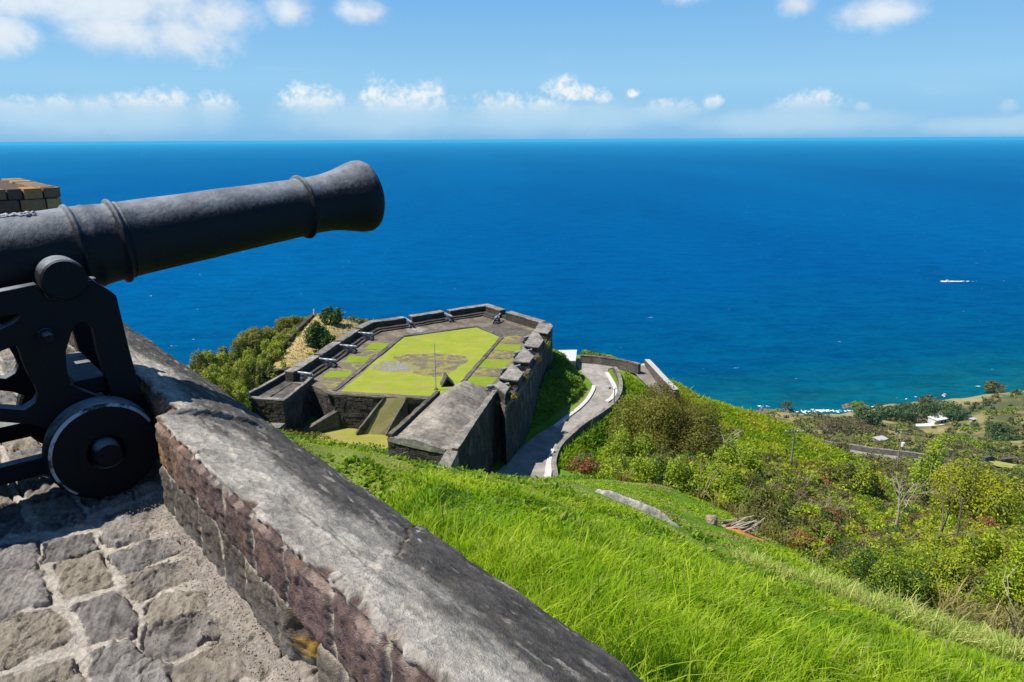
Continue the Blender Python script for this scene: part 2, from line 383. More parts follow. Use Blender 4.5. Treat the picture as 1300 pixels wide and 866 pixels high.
# the access road: left and right edges
ROAD_L = smooth_line([at(u, v, ZR) for u, v in [(590, 636), (622, 608), (648, 583), (676, 556), (708, 536), (732, 519), (745, 505), (752.5, 492), (749, 483), (741, 476), (735, 468), (738, 461), (752, 457)]])
ROAD_R = smooth_line([at(u, v, ZR) for u, v in [(690, 632), (697, 604), (701, 583), (712, 562), (735, 541), (760, 523), (776, 510), (783, 498), (778, 484), (772, 473), (774, 465.5), (782, 463.2), (800, 465)]])
ROAD_C = [tuple((np.array(a) + np.array(b)) / 2) for a, b in zip(ROAD_L, ROAD_R)]
LANE = [at(800, 465, ZR - .1), at(815, 474, ZR - .5), at(838, 490, ZR - .9), at(856, 503, ZR - 1.3), at(875, 518, ZR - 1.8)]
LOWROAD = smooth_line([atY(u, v, Y) for u, v, Y in [(1030, 566, 240), (1060, 571, 228), (1090, 577, 220), (1120, 581, 213), (1150, 585, 207), (1190, 592, 200)]], 4)
def ground_raw(x, y):
    x = np.asarray(x, float); y = np.asarray(y, float); sh = x.shape; x = x.ravel(); y = y.ravel()
    r = np.hypot(x, y); B = np.stack([np.arctan2(x, y) * 2.2, np.log(r)], 1); q = np.empty(len(B))
    for i in range(0, len(B), 20000):
        b = B[i:i + 20000]
        q[i:i + 20000] = _k(b, _A) @ _wgt[:_n] + _wgt[_n] + b @ _wgt[_n + 1:]
    return (EYE + q * r).reshape(sh)
def ground(x, y, detail=True):
    x = np.asarray(x, float); y = np.asarray(y, float)
    z = ground_raw(x, y); r = np.hypot(x, y)
    t, s = to_ts(x, y)
    if detail:
        z = z + (fbm(x / 2.2, y / 2.2, octv=3, seed=3) - .5) * 0.25 * sstep(4, 12, r)
        z = z + (fbm(x / 14, y / 14, octv=4, seed=5) - .5) * 2.6 * sstep(105, 150, r) + (fbm(x / 50, y / 50, octv=4, seed=8) - .5) * 8 * sstep(170, 330, r) * sstep(-236, -226, z)
    d, zc = line_dist(x, y, ROAD_C); w = 1 - sstep(2.6, 5.2, d); z = z * (1 - w) + (zc - 0.12) * w
    d, zc = line_dist(x, y, LANE); w = 1 - sstep(2.0, 3.6, d); z = z * (1 - w) + (zc - 0.12) * w
    d, zc = line_dist(x, y, LOWROAD); w = 1 - sstep(3.5, 8, d); z = z * (1 - w) + (zc - 0.15) * w
    for poly, zz in FLAT:
        m = in_poly(x, y, poly); z = np.where(m, np.minimum(z, zz), z)
    return z
BODY_PX = [(701, 414), (689, 431.5), (677.5, 454), (664, 477), (645, 498), (632, 503)]
BODY = [at(u, v, ZB + HP)[:2] for u, v in [(386, 486), (383, 466), (407, 451), (433.5, 433.5), (458, 417), (474, 409), (515.5, 403.4), (564.5, 395.4), (616, 388), (641, 396), (700, 410)]] + [at(u, v, ZB + HP)[:2] for u, v in BODY_PX] + [at(u, v, ZB)[:2] for u, v in [(600, 505), (540, 507)]]
LOWP = [at(u, v, ZB - 4)[:2] for u, v in [(404, 553), (430, 522), (478, 524), (520, 520), (545, 520), (520, 566), (480, 580), (420, 575), (395, 570)]]
FLAT = [(BODY, ZB - 2.5), (LOWP, ZB - 4.3)]
# the sheet itself: rings about the terrace, finer where it is near
_th = np.radians(np.linspace(-66, 66, 620)); _rr = np.exp(np.linspace(math.log(1.25), math.log(1250), 760))
_TH, _RR = np.meshgrid(_th, _rr, indexing='ij'); TX, TY = np.sin(_TH) * _RR, np.cos(_TH) * _RR
TZ = ground(TX, TY); _t, _s = to_ts(TX, TY)
TZ = np.where(_t < 1.25, np.minimum(TZ, -1.4), TZ)
def near_dry(x, y):                             # 0 lush .. 1 straw: brow of the near slope and bare patches
    n = fbm(x / 3.0, y / 3.0, octv=4, seed=21); return n
def zone_colour(x, y, z):
    r = np.hypot(x, y); n1 = fbm(x / 1.7, y / 1.7, octv=4, seed=31); n2 = fbm(x / 22, y / 22, octv=4, seed=33); n3 = fbm(x / 6, y / 6, octv=4, seed=35)
    L = lambda c: np.array(c)[None, :]
    lush, dry, straw, scrub, bare, tan = L((.085, .17, .012)), L((.19, .20, .05)), L((.33, .27, .12)), L((.078, .082, .030)), L((.22, .165, .10)), L((.36, .26, .13))
    m = lambda a, b, w: a * (1 - w[:, None]) + b * w[:, None]
    c = m(lush, dry, sstep(.45, .7, n3) * .6)
    far = sstep(125, 190, r); c = m(c, m(scrub, dry * np.array([1.05, .9, 1.1]), sstep(.4, .62, n2)), far)
    c = m(c, straw, sstep(.52, .72, n1 * .5 + n2 * .5) * far * .8); c = m(c, bare, sstep(.58, .75, n2) * far * .7)
    edge = sstep(-226, -231, z) * far; c = m(c, L((.27, .235, .12)), edge * .7)
    pm = in_poly(x, y, PLOT); c = m(c, m(tan, straw, sstep(.4, .7, n3)), pm * 1.0)
    return c
PLOT = [at(u, v, ZB - .4)[:2] for u, v in [(331, 468), (345, 470), (374, 464), (407, 449), (433, 432), (456, 417), (472, 408), (450, 405), (420, 398), (402, 398)]]
_c = zone_colour(TX.ravel(), TY.ravel(), TZ.ravel())
def earth_material():
    k = NT('hill_earth'); p = k.pos(); c = k.attr('Col', 'Color')
    n = k.noise(p, 3.0, 6, .65); n2 = k.noise(p, .35, 5, .6)
    c = k.mix(.65, c, k.mix(n, (.5, .5, .5), (1.5, 1.5, 1.5)), 'MULTIPLY')
    c = k.mix(.5, c, k.mix(n2, (.4, .42, .4), (1.6, 1.55, 1.6)), 'MULTIPLY')
    return k.set(c, 1.0, k.bump(n, .8, .12), spec=.1)
hill = np_mesh('hillside', np.stack([TX, TY, TZ], -1).reshape(-1, 3), grid_faces(*TX.shape)[:, ::-1], earth_material(), col=_c)
tag(hill, 'grassy hillside falling away to the coast', kind='structure')
# ------------------------------------------------------------------ the sea
def sea_material():
    k = NT('sea_water'); p = k.pos()
    sh = k.attr('shore')
    deep = k.mix(k.ramp(k.noise(k.mapv(p, (.0011, .0003, 1)), 1.0, 5, .6), [(.35, 0), (.7, 1)]), SEA_A, SEA_B)
    near = k.mix(k.ramp(k.noise(k.mapv(p, (.012, .02, 1)), 1.0, 5, .6), [(.35, 0), (.65, 1)]), (.0, .040, .105), (.0, .056, .112))
    shelf = k.mix(k.ramp(k.noise(k.mapv(p, (.02, .035, 1)), 1.0, 5, .6), [(.4, 0), (.62, 1)]), (.001, .082, .115), (.005, .078, .085))
    c = k.mix(k.ramp(sh, [(0.0, 0), (.55, .45), (1, 1)]), deep, near); c = k.mix(k.ramp(sh, [(.80, 0), (1, .75)]), c, shelf)
    # whitecaps: small streaks, sparse
    w = k.noise(k.mapv(p, (.06, .15, 1)), 1.0, 3, .5); w2 = k.noise(k.mapv(p, (.004, .006, 1)), 1.0, 3, .6)
    cap = k.math('MULTIPLY', k.ramp(w, [(.742, 0), (.78, 1)]), k.ramp(w2, [(.40, 0), (.52, 1)]))
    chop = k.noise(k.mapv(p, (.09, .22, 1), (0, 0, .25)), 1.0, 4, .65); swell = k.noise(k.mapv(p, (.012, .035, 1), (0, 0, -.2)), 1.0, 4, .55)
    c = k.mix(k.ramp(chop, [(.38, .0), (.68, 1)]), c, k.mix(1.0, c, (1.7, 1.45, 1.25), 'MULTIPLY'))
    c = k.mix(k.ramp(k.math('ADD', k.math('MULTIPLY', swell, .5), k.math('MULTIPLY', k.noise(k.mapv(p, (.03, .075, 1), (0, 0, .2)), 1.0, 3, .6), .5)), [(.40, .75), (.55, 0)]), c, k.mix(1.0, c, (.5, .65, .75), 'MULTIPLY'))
    c = k.mix(k.math('MULTIPLY', cap, .7), c, (.75, .8, .85))
    h = k.math('ADD', k.math('MULTIPLY', swell, 1.0), k.math('MULTIPLY', chop, .5))
    k.set(c, .38, k.bump(h, .8, 2.2), spec=SEA_SPEC); k.b.inputs['IOR'].default_value = 1.33
    return k.m
SEA_A, SEA_B, SEA_SPEC = (.0000, .047, .158), (.0000, .064, .188), .0
_th = np.radians(np.linspace(-75, 75, 260)); _rr = np.exp(np.linspace(math.log(230), math.log(70000), 200))
_TH, _RR = np.meshgrid(_th, _rr, indexing='ij'); SX, SY = np.sin(_TH) * _RR, np.cos(_TH) * _RR
_sl = [(*at(u, v, ZSEA)[:2], 0) for u, v in SHORE]; _sl = [(-300, 560, 0), (50, 600, 0)] + _sl
_d, _ = line_dist(SX.ravel(), SY.ravel(), _sl)
_d = _d * (1 + .5 * (fbm(SX.ravel() / 160, SY.ravel() / 160, octv=3, seed=50) - .5))
sea = np_mesh('sea', np.stack([SX, SY, np.full_like(SX, ZSEA)], -1).reshape(-1, 3), grid_faces(*SX.shape)[:, ::-1], sea_material(),
              attrs={'shore': np.clip(1 - _d / 650, 0, 1)})
tag(sea, 'deep blue open sea reaching the horizon', kind='structure')

# thin sea air: one closed box of even haze round everything
hz = NT('sea_air'); pv = hz.n('ShaderNodeVolumePrincipled'); pv.inputs['Color'].default_value = (.08, .63, 1, 1); pv.inputs['Density'].default_value = HAZE
for _i in hz.out.inputs['Surface'].links: hz.t.links.remove(_i)
hz.t.nodes.remove(hz.b); hz.l(pv.outputs[0], hz.out.inputs['Volume'])
tag(MB().box(-71500, 71500, -71500, 71500, -264, 3.2).build('haze', hz.m), 'thin pale sea haze', kind='stuff')
# ================================================================== terrace: rough paving and the parapet
T0 = 0.731                                       # inner face of the parapet
def lin(*segs): return np.unique(np.round(np.concatenate([np.linspace(a, b, n) for a, b, n in segs]), 5))
def lay_cells(t, s, rows, seed, lo, hi):
    """courses between the row lines, cut into stones along s; returns distance to the joints and a stone id"""
    wt_ = (fbm(t / .16, s / .16, octv=3, seed=seed) - .5) * .07; ws_ = (fbm(t / .13, s / .13, octv=3, seed=seed + 9) - .5) * .10
    tt, ss = t + wt_, s + ws_
    ri = np.clip(np.searchsorted(rows, tt) - 1, 0, len(rows) - 2); rows = np.array(rows)
    dr = np.minimum(tt - rows[ri], rows[ri + 1] - tt)
    ds = np.full(t.shape, 9.0); sid = np.zeros(t.shape)
    for r in range(len(rows) - 1):
        g = np.random.default_rng(seed * 100 + r); J = [-26 - g.random() * .2]
        while J[-1] < 6: J.append(J[-1] + g.uniform(lo, hi))
        J = np.array(J); m = ri == r; q = ss[m] + (tt[m] - rows[r]) * g.uniform(-.25, .25)
        k = np.clip(np.searchsorted(J, q) - 1, 0, len(J) - 2)
        ds[m] = np.minimum(q - J[k], J[k + 1] - q); sid[m] = k + r * 97.13
    return dr, ds, sid
ft = lin((-7, -1.2, 60), (-1.2, -.35, 90), (-.35, T0 + .17, 300)); fs = lin((-22, -8, 60), (-8, -4.2, 190), (-4.2, -3.5, 110), (-3.5, -1.55, 560), (-1.55, 3, 80))
FT, FS = np.meshgrid(ft, fs, indexing='ij')
rows = [-7.2] + list(np.arange(-6.9, -.35, .26)) + [-.24, .02, .245, .452, .66, 1.0]
dr, ds, sid = lay_cells(FT, FS, rows, 4, .20, .33)
big = fbm(FT / .5, FS / .5, octv=3, seed=60)
dm = np.minimum(dr - .020 * (.5 + big), ds - .007)
# the stones one can make out by the carriage, each with its own outline (t, s)
def zz_(L): return [(x / 3.831, 640 + y / 3.831) for x, y in L]
def z2_(L): return [(x / 2.244, 480 + y / 2.244) for x, y in L]
STN = [zz_(q) for q in ([(-60, 205), (160, 168), (178, 285), (0, 345), (-60, 350)], [(228, 178), (430, 130), (468, 205), (318, 245), (232, 262)], [(500, 104), (690, 62), (728, 95), (700, 150), (565, 186), (512, 172)],
       [(-60, 362), (0, 348), (176, 300), (234, 470), (110, 492), (20, 545), (-60, 540)], [(272, 286), (335, 252), (490, 226), (522, 330), (552, 372), (322, 445)], [(545, 236), (690, 172), (850, 156), (886, 210), (702, 290), (612, 316)],
       [(622, 330), (780, 282), (955, 256), (965, 335), (800, 392), (690, 442), (632, 402)], [(-60, 600), (60, 532), (255, 506), (326, 600), (302, 660), (0, 780), (-60, 790)], [(362, 480), (560, 416), (620, 440), (652, 540), (640, 620), (432, 668), (412, 600)],
       [(716, 482), (800, 430), (985, 422), (992, 500), (860, 542), (732, 578)], [(-60, 850), (60, 822), (330, 737), (382, 800), (402, 920), (0, 1010), (-60, 1010)], [(452, 702), (620, 652), (700, 730), (818, 772), (830, 915), (600, 960), (450, 925)],
       [(702, 605), (760, 582), (1000, 512), (1082, 600), (905, 702), (832, 742), (722, 692)], [(845, 790), (960, 720), (1110, 640), (1230, 760), (1120, 850), (960, 930), (860, 930)])]
STN += [z2_(q) for q in ([(640, 660), (700, 640), (745, 700), (690, 755), (625, 725)], [(700, 770), (770, 745), (800, 800), (740, 850), (690, 830)], [(420, 350), (470, 345), (490, 372), (430, 400), (300, 418), (290, 395)])]
STN = [[(lambda p: to_ts(p[0], p[1]))(at(u, v, 0.0)) for u, v in q] for q in STN]
def poly_sd(t, s, P):
    d = np.full(t.shape, 1e9); n = len(P)
    for i in range(n):
        a, b = P[i], P[(i + 1) % n]; dx, dy = b[0] - a[0], b[1] - a[1]; k = np.clip(((t - a[0]) * dx + (s - a[1]) * dy) / (dx * dx + dy * dy), 0, 1)
        d = np.minimum(d, np.hypot(t - a[0] - k * dx, s - a[1] - k * dy))
    return np.where(in_poly(t, s, P), d, -d)
jt = FT + (fbm(FT / .045, FS / .045, octv=4, seed=161, gain=.6) - .5) * .040; js = FS + (fbm(FT / .045, FS / .045, octv=4, seed=162, gain=.6) - .5) * .040
best = np.full(FT.shape, -1e9)
sub_ = (FT > -.4) & (FS > -3.42) & (FS < -1.5)
for i_, P_ in enumerate(STN):
    dd_ = poly_sd(jt[sub_], js[sub_], P_); b_ = best[sub_]; w_ = dd_ > b_; b_[w_] = dd_[w_]; best[sub_] = b_
    sd_ = sid[sub_]; sd_[w_ & (dd_ > -.05)] = 3000 + i_ * 13.7; sid[sub_] = sd_
man = sub_ & (best > -.12); dm = np.where(man, np.maximum(best + .009, np.where(best < -.075, dm, -9)), dm); dr = np.where(man, .035 * sstep(-.007, -.013, best), dr); dr = np.where(man, .035 - dr, dr)
sandy = sstep(.56, .72, FT + (big - .5) * .35) * sstep(.35, .6, fbm(FT / .12, FS / .12, octv=4, seed=66) + sstep(.62, .72, FT) * .4)
stone = sstep(-.003, .004, dm + (fbm(FT / .018, FS / .018, octv=3, seed=67) - .5) * .012) * (1 - sandy * .9)
hid = _hash(np.floor(sid * 10).astype(np.int64), np.zeros(sid.shape, np.int64), np.zeros(sid.shape, np.int64), 5)
hid2 = _hash(np.floor(sid * 10).astype(np.int64), np.ones(sid.shape, np.int64), np.zeros(sid.shape, np.int64), 5)
rough = fbm(FT / .05, FS / .05, octv=5, seed=61, gain=.6); strat = fbm((FT + FS * .4) / .022, FS / .12, octv=3, seed=62)
FZ = stone * (.003 + .005 * sstep(0, .02, dm) + (hid - .5) * .012 + (rough - .5) * .026 + (strat - .5) * .020 + (FT * (hid - .5) + FS * (hid2 - .5)) * .0) + (1 - stone) * ((fbm(FT / .02, FS / .02, octv=4, seed=63) - .5) * .012 - .001) - .012 - .030 * sstep(.010, .0, np.abs(dm + .001)) * sstep(.42, .6, fbm(FT / .09, FS / .09, octv=2, seed=163))
FZ += .02 * sstep(.64, .73, FT)
crev = sstep(.55, .44, np.abs(fbm((FT * .5 + FS) / .07, (FS * .4 - FT) / .16, octv=4, seed=164, gain=.6) - .5) * 12) * stone * sstep(.45, .62, fbm(FT / .11, FS / .11, octv=2, seed=165)); FZ -= crev * .010
tone = (.155 + .06 * hid)[..., None] * np.array([1.0, .91, .82]) + (hid2 - .5)[..., None] * np.array([.018, .006, -.008])
tone = tone * (.35 + 1.3 * rough[..., None]) * (.7 + .6 * strat[..., None])
tone = tone * (1 - .45 * crev[..., None])
pale = sstep(.60, .70, hid2 + .35 * (fbm(FT / .1, FS / .1, octv=3, seed=64) - .5))[..., None] * .5
tone = tone * (1 - pale) + pale * np.array([.30, .26, .19])
mort = np.array([.40, .36, .305]) * (.75 + .5 * fbm(FT / .03, FS / .03, octv=4, seed=65)[..., None])
thin = sstep(.03, .012, dr)[..., None]            # only the long joints have been re-pointed with pale mortar
mort = mort * thin + (1 - thin) * np.array([.25, .22, .19]) * (.6 + .8 * rough[..., None])
mort = mort * (1 - sandy[..., None]) + sandy[..., None] * np.array([.27, .235, .20]) * (.65 + .7 * fbm(FT / .012, FS / .012, octv=3, seed=68)[..., None])
FC = tone * stone[..., None] + mort * (1 - stone[..., None])
def stone_material(name, fine=55, strength=.55, rough=.92, dist=.012):
    k = NT(name); p = k.pos(); c = k.attr('Col', 'Color')
    a = k.noise(p, fine, 6, .68); b = k.noise(p, fine * .22, 5, .6); g = k.noise(p, fine * 4, 3, .6)
    c = k.mix(.6, c, k.mix(k.ramp(a, [(.28, 0), (.72, 1)]), (.38, .38, .38), (1.6, 1.59, 1.57)), 'MULTIPLY')
    c = k.mix(.5, c, k.mix(b, (.6, .58, .56), (1.4, 1.4, 1.42)), 'MULTIPLY')
    c = k.mix(k.ramp(g, [(.66, 0), (.74, .35)]), c, (.55, .53, .5))
    h = k.math('ADD', k.math('MULTIPLY', a, .6), k.math('MULTIPLY', g, .25))
    return k.set(c, rough, k.bump(h, strength, dist), spec=.2)
M_STONE = stone_material('weathered_stone', 55, .9, .92, .02)
X_, Y_, _z = ts(FT, FS); floor = np_mesh('terrace_floor', np.stack([X_, Y_, FZ], -1).reshape(-1, 3), grid_faces(*FT.shape), M_STONE, col=FC.reshape(-1, 3))
tag(floor, 'rough stone paving with pale mortar joints', kind='structure')
# ------------------------------------------------------------------ parapet: two courses of stone under a sloping cement coping
HW, T1, ZO = .447, 1.29, .205                    # height of the inner edge; outer edge across and height
L_face, L_cop = .50, math.hypot(T1 - T0, HW - ZO)
pf = lin((0, L_face, 76)); pc = lin((L_face, L_face + L_cop, 96)); po = lin((L_face + L_cop, L_face + L_cop + 1.75, 12))
PP = np.unique(np.concatenate([pf, pc, po])); ss_ = lin((-24, -9, 120), (-9, -5, 260), (-5, -.55, 640), (-.55, 2.5, 80))
WS, WP = np.meshgrid(ss_, PP, indexing='ij')
kf = np.clip(WP / L_face, 0, 1); kc = np.clip((WP - L_face) / L_cop, 0, 1); ko = np.clip(WP - L_face - L_cop, 0, 9)
T0S = T0 + .10 * sstep(-3.196, -3.211, WS)                 # gun recess: the wall steps back behind the wheel
BT = T0S + kc * (T1 - T0S) + ko * .02; BZ = -.05 + kf * (HW + .05) - kc * (HW - ZO) - ko
crown = np.sin(kc * math.pi) * .030
NT_ = np.where(WP < L_face - 1e-6, -1.0, np.where(ko > 0, 1.0, (HW - ZO) / L_cop)); NZ_ = np.where((kc > 0) & (ko <= 0), (T1 - T0) / L_cop, np.where(WP >= L_face - 1e-6, .7, 0.0)) * (ko <= 0)
UP = [atT(u, v, T0)[0] for u, v in [(216.5, 550), (244, 578), (282.6, 613.7), (320.7, 657), (362.6, 702.6), (423, 758), (495.6, 826)]]
LOWJ = [atT(u, v, T0)[0] for u, v in [(251, 634), (281, 682), (312, 712), (352, 752), (388, 790), (440, 850)]]
def extend(J, lo, hi, seed, a, b):
    g = np.random.default_rng(seed); J = sorted(J)
    while J[0] > lo: J.insert(0, J[0] - g.uniform(a, b))
    while J[-1] < hi: J.append(J[-1] + g.uniform(a, b))
    return np.array(J)
UP = extend(UP, -25, 4, 3, .22, .36); LOWJ = extend(LOWJ, -25, 4, 4, .22, .36)
zf = BZ + (fbm(WS / .2, WP / .2, octv=3, seed=70) - .5) * .05; zsplit = .215
wob = WS + (fbm(WS / .09, WP / .09, octv=3, seed=71) - .5) * .035
def jdist(J):
    k = np.clip(np.searchsorted(J, wob) - 1, 0, len(J) - 2); return np.minimum(wob - J[k], J[k + 1] - wob), k
du, ku = jdist(UP); dl, kl = jdist(LOWJ); upper = zf > zsplit
dj = np.where(upper, du, dl); dv = np.abs(zf - zsplit); bid = np.where(upper, ku * 2 + 1, kl * 2).astype(np.int64)
h1 = _hash(bid, bid * 0, bid * 0, 8); h2 = _hash(bid, bid * 0 + 3, bid * 0, 8)
dmin = np.minimum(dj, dv + .004); rgh = fbm(WS / .06, WP / .06, octv=5, seed=72, gain=.62)
streak = fbm(WS / .018, WP / .14, octv=4, seed=73)
st = sstep(.006, .014, dmin + (fbm(WS / .02, WP / .02, octv=3, seed=77) - .5) * .012)
fd = st * (.004 + .009 * sstep(0, .03, dmin) + (rgh - .5) * .020 + (fbm(WS / .025, WP / .025, octv=4, seed=93, gain=.65) - .5) * .022 + (h1 - .5) * .012) + (1 - st) * (.002 + (fbm(WS / .015, WP / .015, octv=3, seed=78) - .5) * .012)
# ragged lip of the cement where it has broken back from the stones
lip = L_face - .012 + (fbm(WS / .075, WP / .075, octv=4, seed=74) - .42) * .15 + .05 * sstep(.035, .0, du) * 0 
cement = sstep(-.005, .005, WP - lip)
cl = fbm(WS / .12, WP / .05, octv=5, seed=75, gain=.58); cl2 = fbm(WS / .45, WP / .2, octv=4, seed=79); grit = fbm(WS / .02, WP / .02, octv=4, seed=80, gain=.6)
cdsp = .004 + crown + (cl - .5) * .020 + (grit - .5) * .009 + (cl2 - .5) * .02
# the crack across the coping; beyond it a slightly prouder, darker slab
crack_k = [(.0, atT(425, 757, T0)[0])]
ck0 = crack_k[0][1]; cks = ck0 + kc * -.34 + .12 * np.sin(kc * 5.0) * kc + (fbm(kc * 6, kc * 0, octv=3, seed=81) - .5) * .12
dck = WS - cks
crackm = sstep(.007, .002, np.abs(dck)) * (kc > 0) * sstep(.25, .4, fbm(WS / .05, WP / .05, octv=2, seed=82))
cdsp = cdsp + sstep(-.01, .02, dck) * .012 * (kc > .02) - crackm * .016
hair = sstep(.004, .0012, np.abs(WP - L_face - .11 - .08 * fbm(WS / .3, WS * 0, octv=4, seed=83))) * sstep(.5, .6, fbm(WS / .35, WS * 0 + 8, octv=2, seed=84)) * (kc > 0)
cdsp = cdsp - hair * .006
fd = np.where(WP > L_face - .03, (rgh - .5) * .012 - .004, fd); disp = fd * (1 - cement) + cdsp * cement; disp = disp * (ko <= 0) + (fbm(WS / .2, WP / .2, octv=3, seed=85) - .5) * .05 * (ko > 0)

WT = BT + NT_ * disp; WZ = BZ + NZ_ * disp
# one stone of the lower course has burst: tilt it out of the wall
hs0, hs1 = sorted([atT(372, 790, T0)[0], atT(405, 830, T0)[0]])
hole = sstep(hs0 - .02, hs0 + .03, wob) * sstep(hs1 + .03, hs1 - .02, wob) * sstep(.235, .20, zf) * (WP < L_face)
WT = WT + hole * (.03 + .06 * sstep(hs0, hs1, wob))
e3 = lambda a: np.array(a)[None, None, :]
warm = e3((.185, .120, .080)); plum = e3((.135, .092, .085)); grey = e3((.165, .140, .112)); ora = e3((.34, .19, .085))
far_side = sstep(-2.6, -3.1, WS)[..., None]
cu = plum * (1 - far_side) + warm * far_side
cs_ = np.where(upper[..., None], cu * (.7 + .7 * h1[..., None]), grey * (.75 + .5 * h1[..., None]))
cs_ = cs_ * (.30 + .5 * streak[..., None] + .75 * fbm(WS / .03, WP / .03, octv=4, seed=94, gain=.65)[..., None]) * .78 ; orm = (sstep(.60, .72, fbm(WS / .05, WP / .09, octv=4, seed=86)) * upper * (.25 + .75 * sstep(-2.7, -3.0, WS)))[..., None]
cs_ = cs_ * (1 - orm * .75) + ora * orm * .75
pk = (sstep(.55, .7, fbm(WS / .07, WP / .04, octv=3, seed=87)) * sstep(L_face - .10, L_face - .02, WP))[..., None]
cs_ = cs_ * (1 - pk * .6) + e3((.36, .27, .22)) * pk * .6
hm = hole[..., None]; yel = e3((.42, .25, .06)) * sstep(.35, .6, rgh)[..., None] + e3((.10, .08, .06)) * (1 - sstep(.35, .6, rgh)[..., None])
cs_ = cs_ * (1 - hm) + yel * hm
mo = e3((.40, .345, .27)) * (.7 + .6 * fbm(WS / .02, WP / .02, octv=3, seed=88)[..., None])
fcol = cs_ * st[..., None] + mo * (1 - st[..., None])
foot = sstep(.09, .0, BZ + (rgh - .5) * .12)[..., None] * (WP < L_face)[..., None]; fcol = fcol * (1 - foot * .5) + e3((.17, .165, .15)) * foot * .5
dk = sstep(.30, .60, kc + (cl2 - .5) * .8 + (cl - .5) * .6 + sstep(0, .03, dck) * (.02 + .30 * sstep(.30, .5, kc)))[..., None]
fleck = sstep(.62, .72, fbm(WS / .11, WP / .03, octv=5, seed=89, gain=.62))[..., None] * .55
ccol = e3((.37, .34, .292)) * (.35 + 1.2 * cl[..., None]) * (.72 + .56 * grit[..., None]) * (1 - dk) + e3((.074, .068, .060)) * (.3 + 1.4 * cl[..., None]) * (.7 + .6 * grit[..., None]) * dk
ccol = ccol * (1 - fleck * dk) + e3((.42, .39, .34)) * fleck * dk
spot = sstep(.60, .68, fbm(WS / .10, WP / .06, octv=4, seed=92))[..., None] * (1 - dk) * .65
ccol = ccol * (1 - spot) + e3((.20, .19, .165)) * spot
wl = (sstep(.020, .012, np.abs(dck - .03 - .03 * cl)) * sstep(.70, .76, kc) * sstep(.97, .93, kc) * sstep(.45, .6, grit))[..., None]; ccol = ccol * (1 - wl) + e3((.55, .53, .50)) * wl
ccol = ccol * (1 - .85 * crackm[..., None]) * (1 - .6 * hair[..., None])
WCOL = fcol * (1 - cement[..., None]) + ccol * cement[..., None]
WCOL = np.clip(WCOL, .012, .9)
X_, Y_, _z = ts(WT, WS)
par = empty('terrace_parapet', ts(T0, -3, 0))
tag(par, 'low stone parapet with sloping lichen-stained cement top beside the big cannon', 'parapet wall')
ob = np_mesh('coped_wall', np.stack([X_, Y_, WZ], -1).reshape(-1, 3) - np.array(ts(T0, -3, 0)), grid_faces(*WS.shape)[:, ::-1], M_STONE, par, col=WCOL.reshape(-1, 3))
# slab of pointing mortar left hanging beside the burst stone
mb = MB(); a0 = np.array(ts(T0, -3, 0)); q = lambda t, s, z: tuple(np.array(ts(t, s, z)) - a0)
sA, zA = atT(370, 766, T0 - .01); sB, zB_ = atT(404, 822, T0 - .02)
mb.add([q(T0 - .005, sA, zA + .015), q(T0 - .005, sA + .012, zA - .014), q(T0 - .045, sB, zB_ - .005), q(T0 - .03, sB + .012, zB_ + .02),
        q(T0 + .03, sA, zA + .01), q(T0 + .03, sA + .012, zA - .02), q(T0 - .02, sB, zB_ - .015), q(T0 + .02, sB + .012, zB_ + .015)],
       [(0, 1, 2, 3), (7, 6, 5, 4), (0, 4, 5, 1), (1, 5, 6, 2), (2, 6, 7, 3), (3, 7, 4, 0)])
def plain(name, c, rough=.85, spec=.25, sc=20, amt=.5, bs=.3, bd=.01):
    k = NT(name); p = k.obj(); n = k.noise(p, sc, 5, .65); n2 = k.noise(p, sc * .15, 4, .6)
    cc = k.mix(amt, (*c,), k.mix(n, tuple(x * .4 for x in c), tuple(min(1, x * 1.7) for x in c)))
    cc = k.mix(amt * .7, cc, k.mix(n2, (.5, .5, .5), (1.5, 1.5, 1.5)), 'MULTIPLY')
    return k.set(cc, rough, k.bump(n, bs, bd), spec=spec)
M_MORT = plain('old_mortar', (.13, .108, .082))
# ------------------------------------------------------------------ pebbles and grit along the foot of the parapet (uncountable)
g = np.random.default_rng(5); N = 2600
pt, ps = T0 - .02 - np.abs(g.normal(0, .09, N)), g.uniform(-4.3, -1.4, N); rad = np.exp(g.uniform(np.log(.0012), np.log(.0045), N))
_o = np.array([(0, 0, 1), (1, 0, 0), (0, 1, 0), (-1, 0, 0), (0, -1, 0), (0, 0, -1)]); _of = np.array([(0, 1, 2), (0, 2, 3), (0, 3, 4), (0, 4, 1), (5, 2, 1), (5, 3, 2), (5, 4, 3), (5, 1, 4)])
x0, y0, _z = ts(pt, ps); z0 = rad * .6 + .012
V = (np.stack([x0, y0, z0], -1)[:, None, :] + _o[None] * rad[:, None, None] * g.uniform(.6, 1.3, (N, 6, 1))).reshape(-1, 3)
gc = np.repeat(np.array([.36, .32, .28])[None] * g.uniform(.6, 1.4, (N, 1)), 6, 0)
tag(np_mesh('grit', V, (_of[None] + np.arange(N)[:, None, None] * 6).reshape(-1, 3), M_STONE, col=np.clip(gc, 0, .8), smooth=False), 'loose grit at the foot of the parapet', kind='stuff')
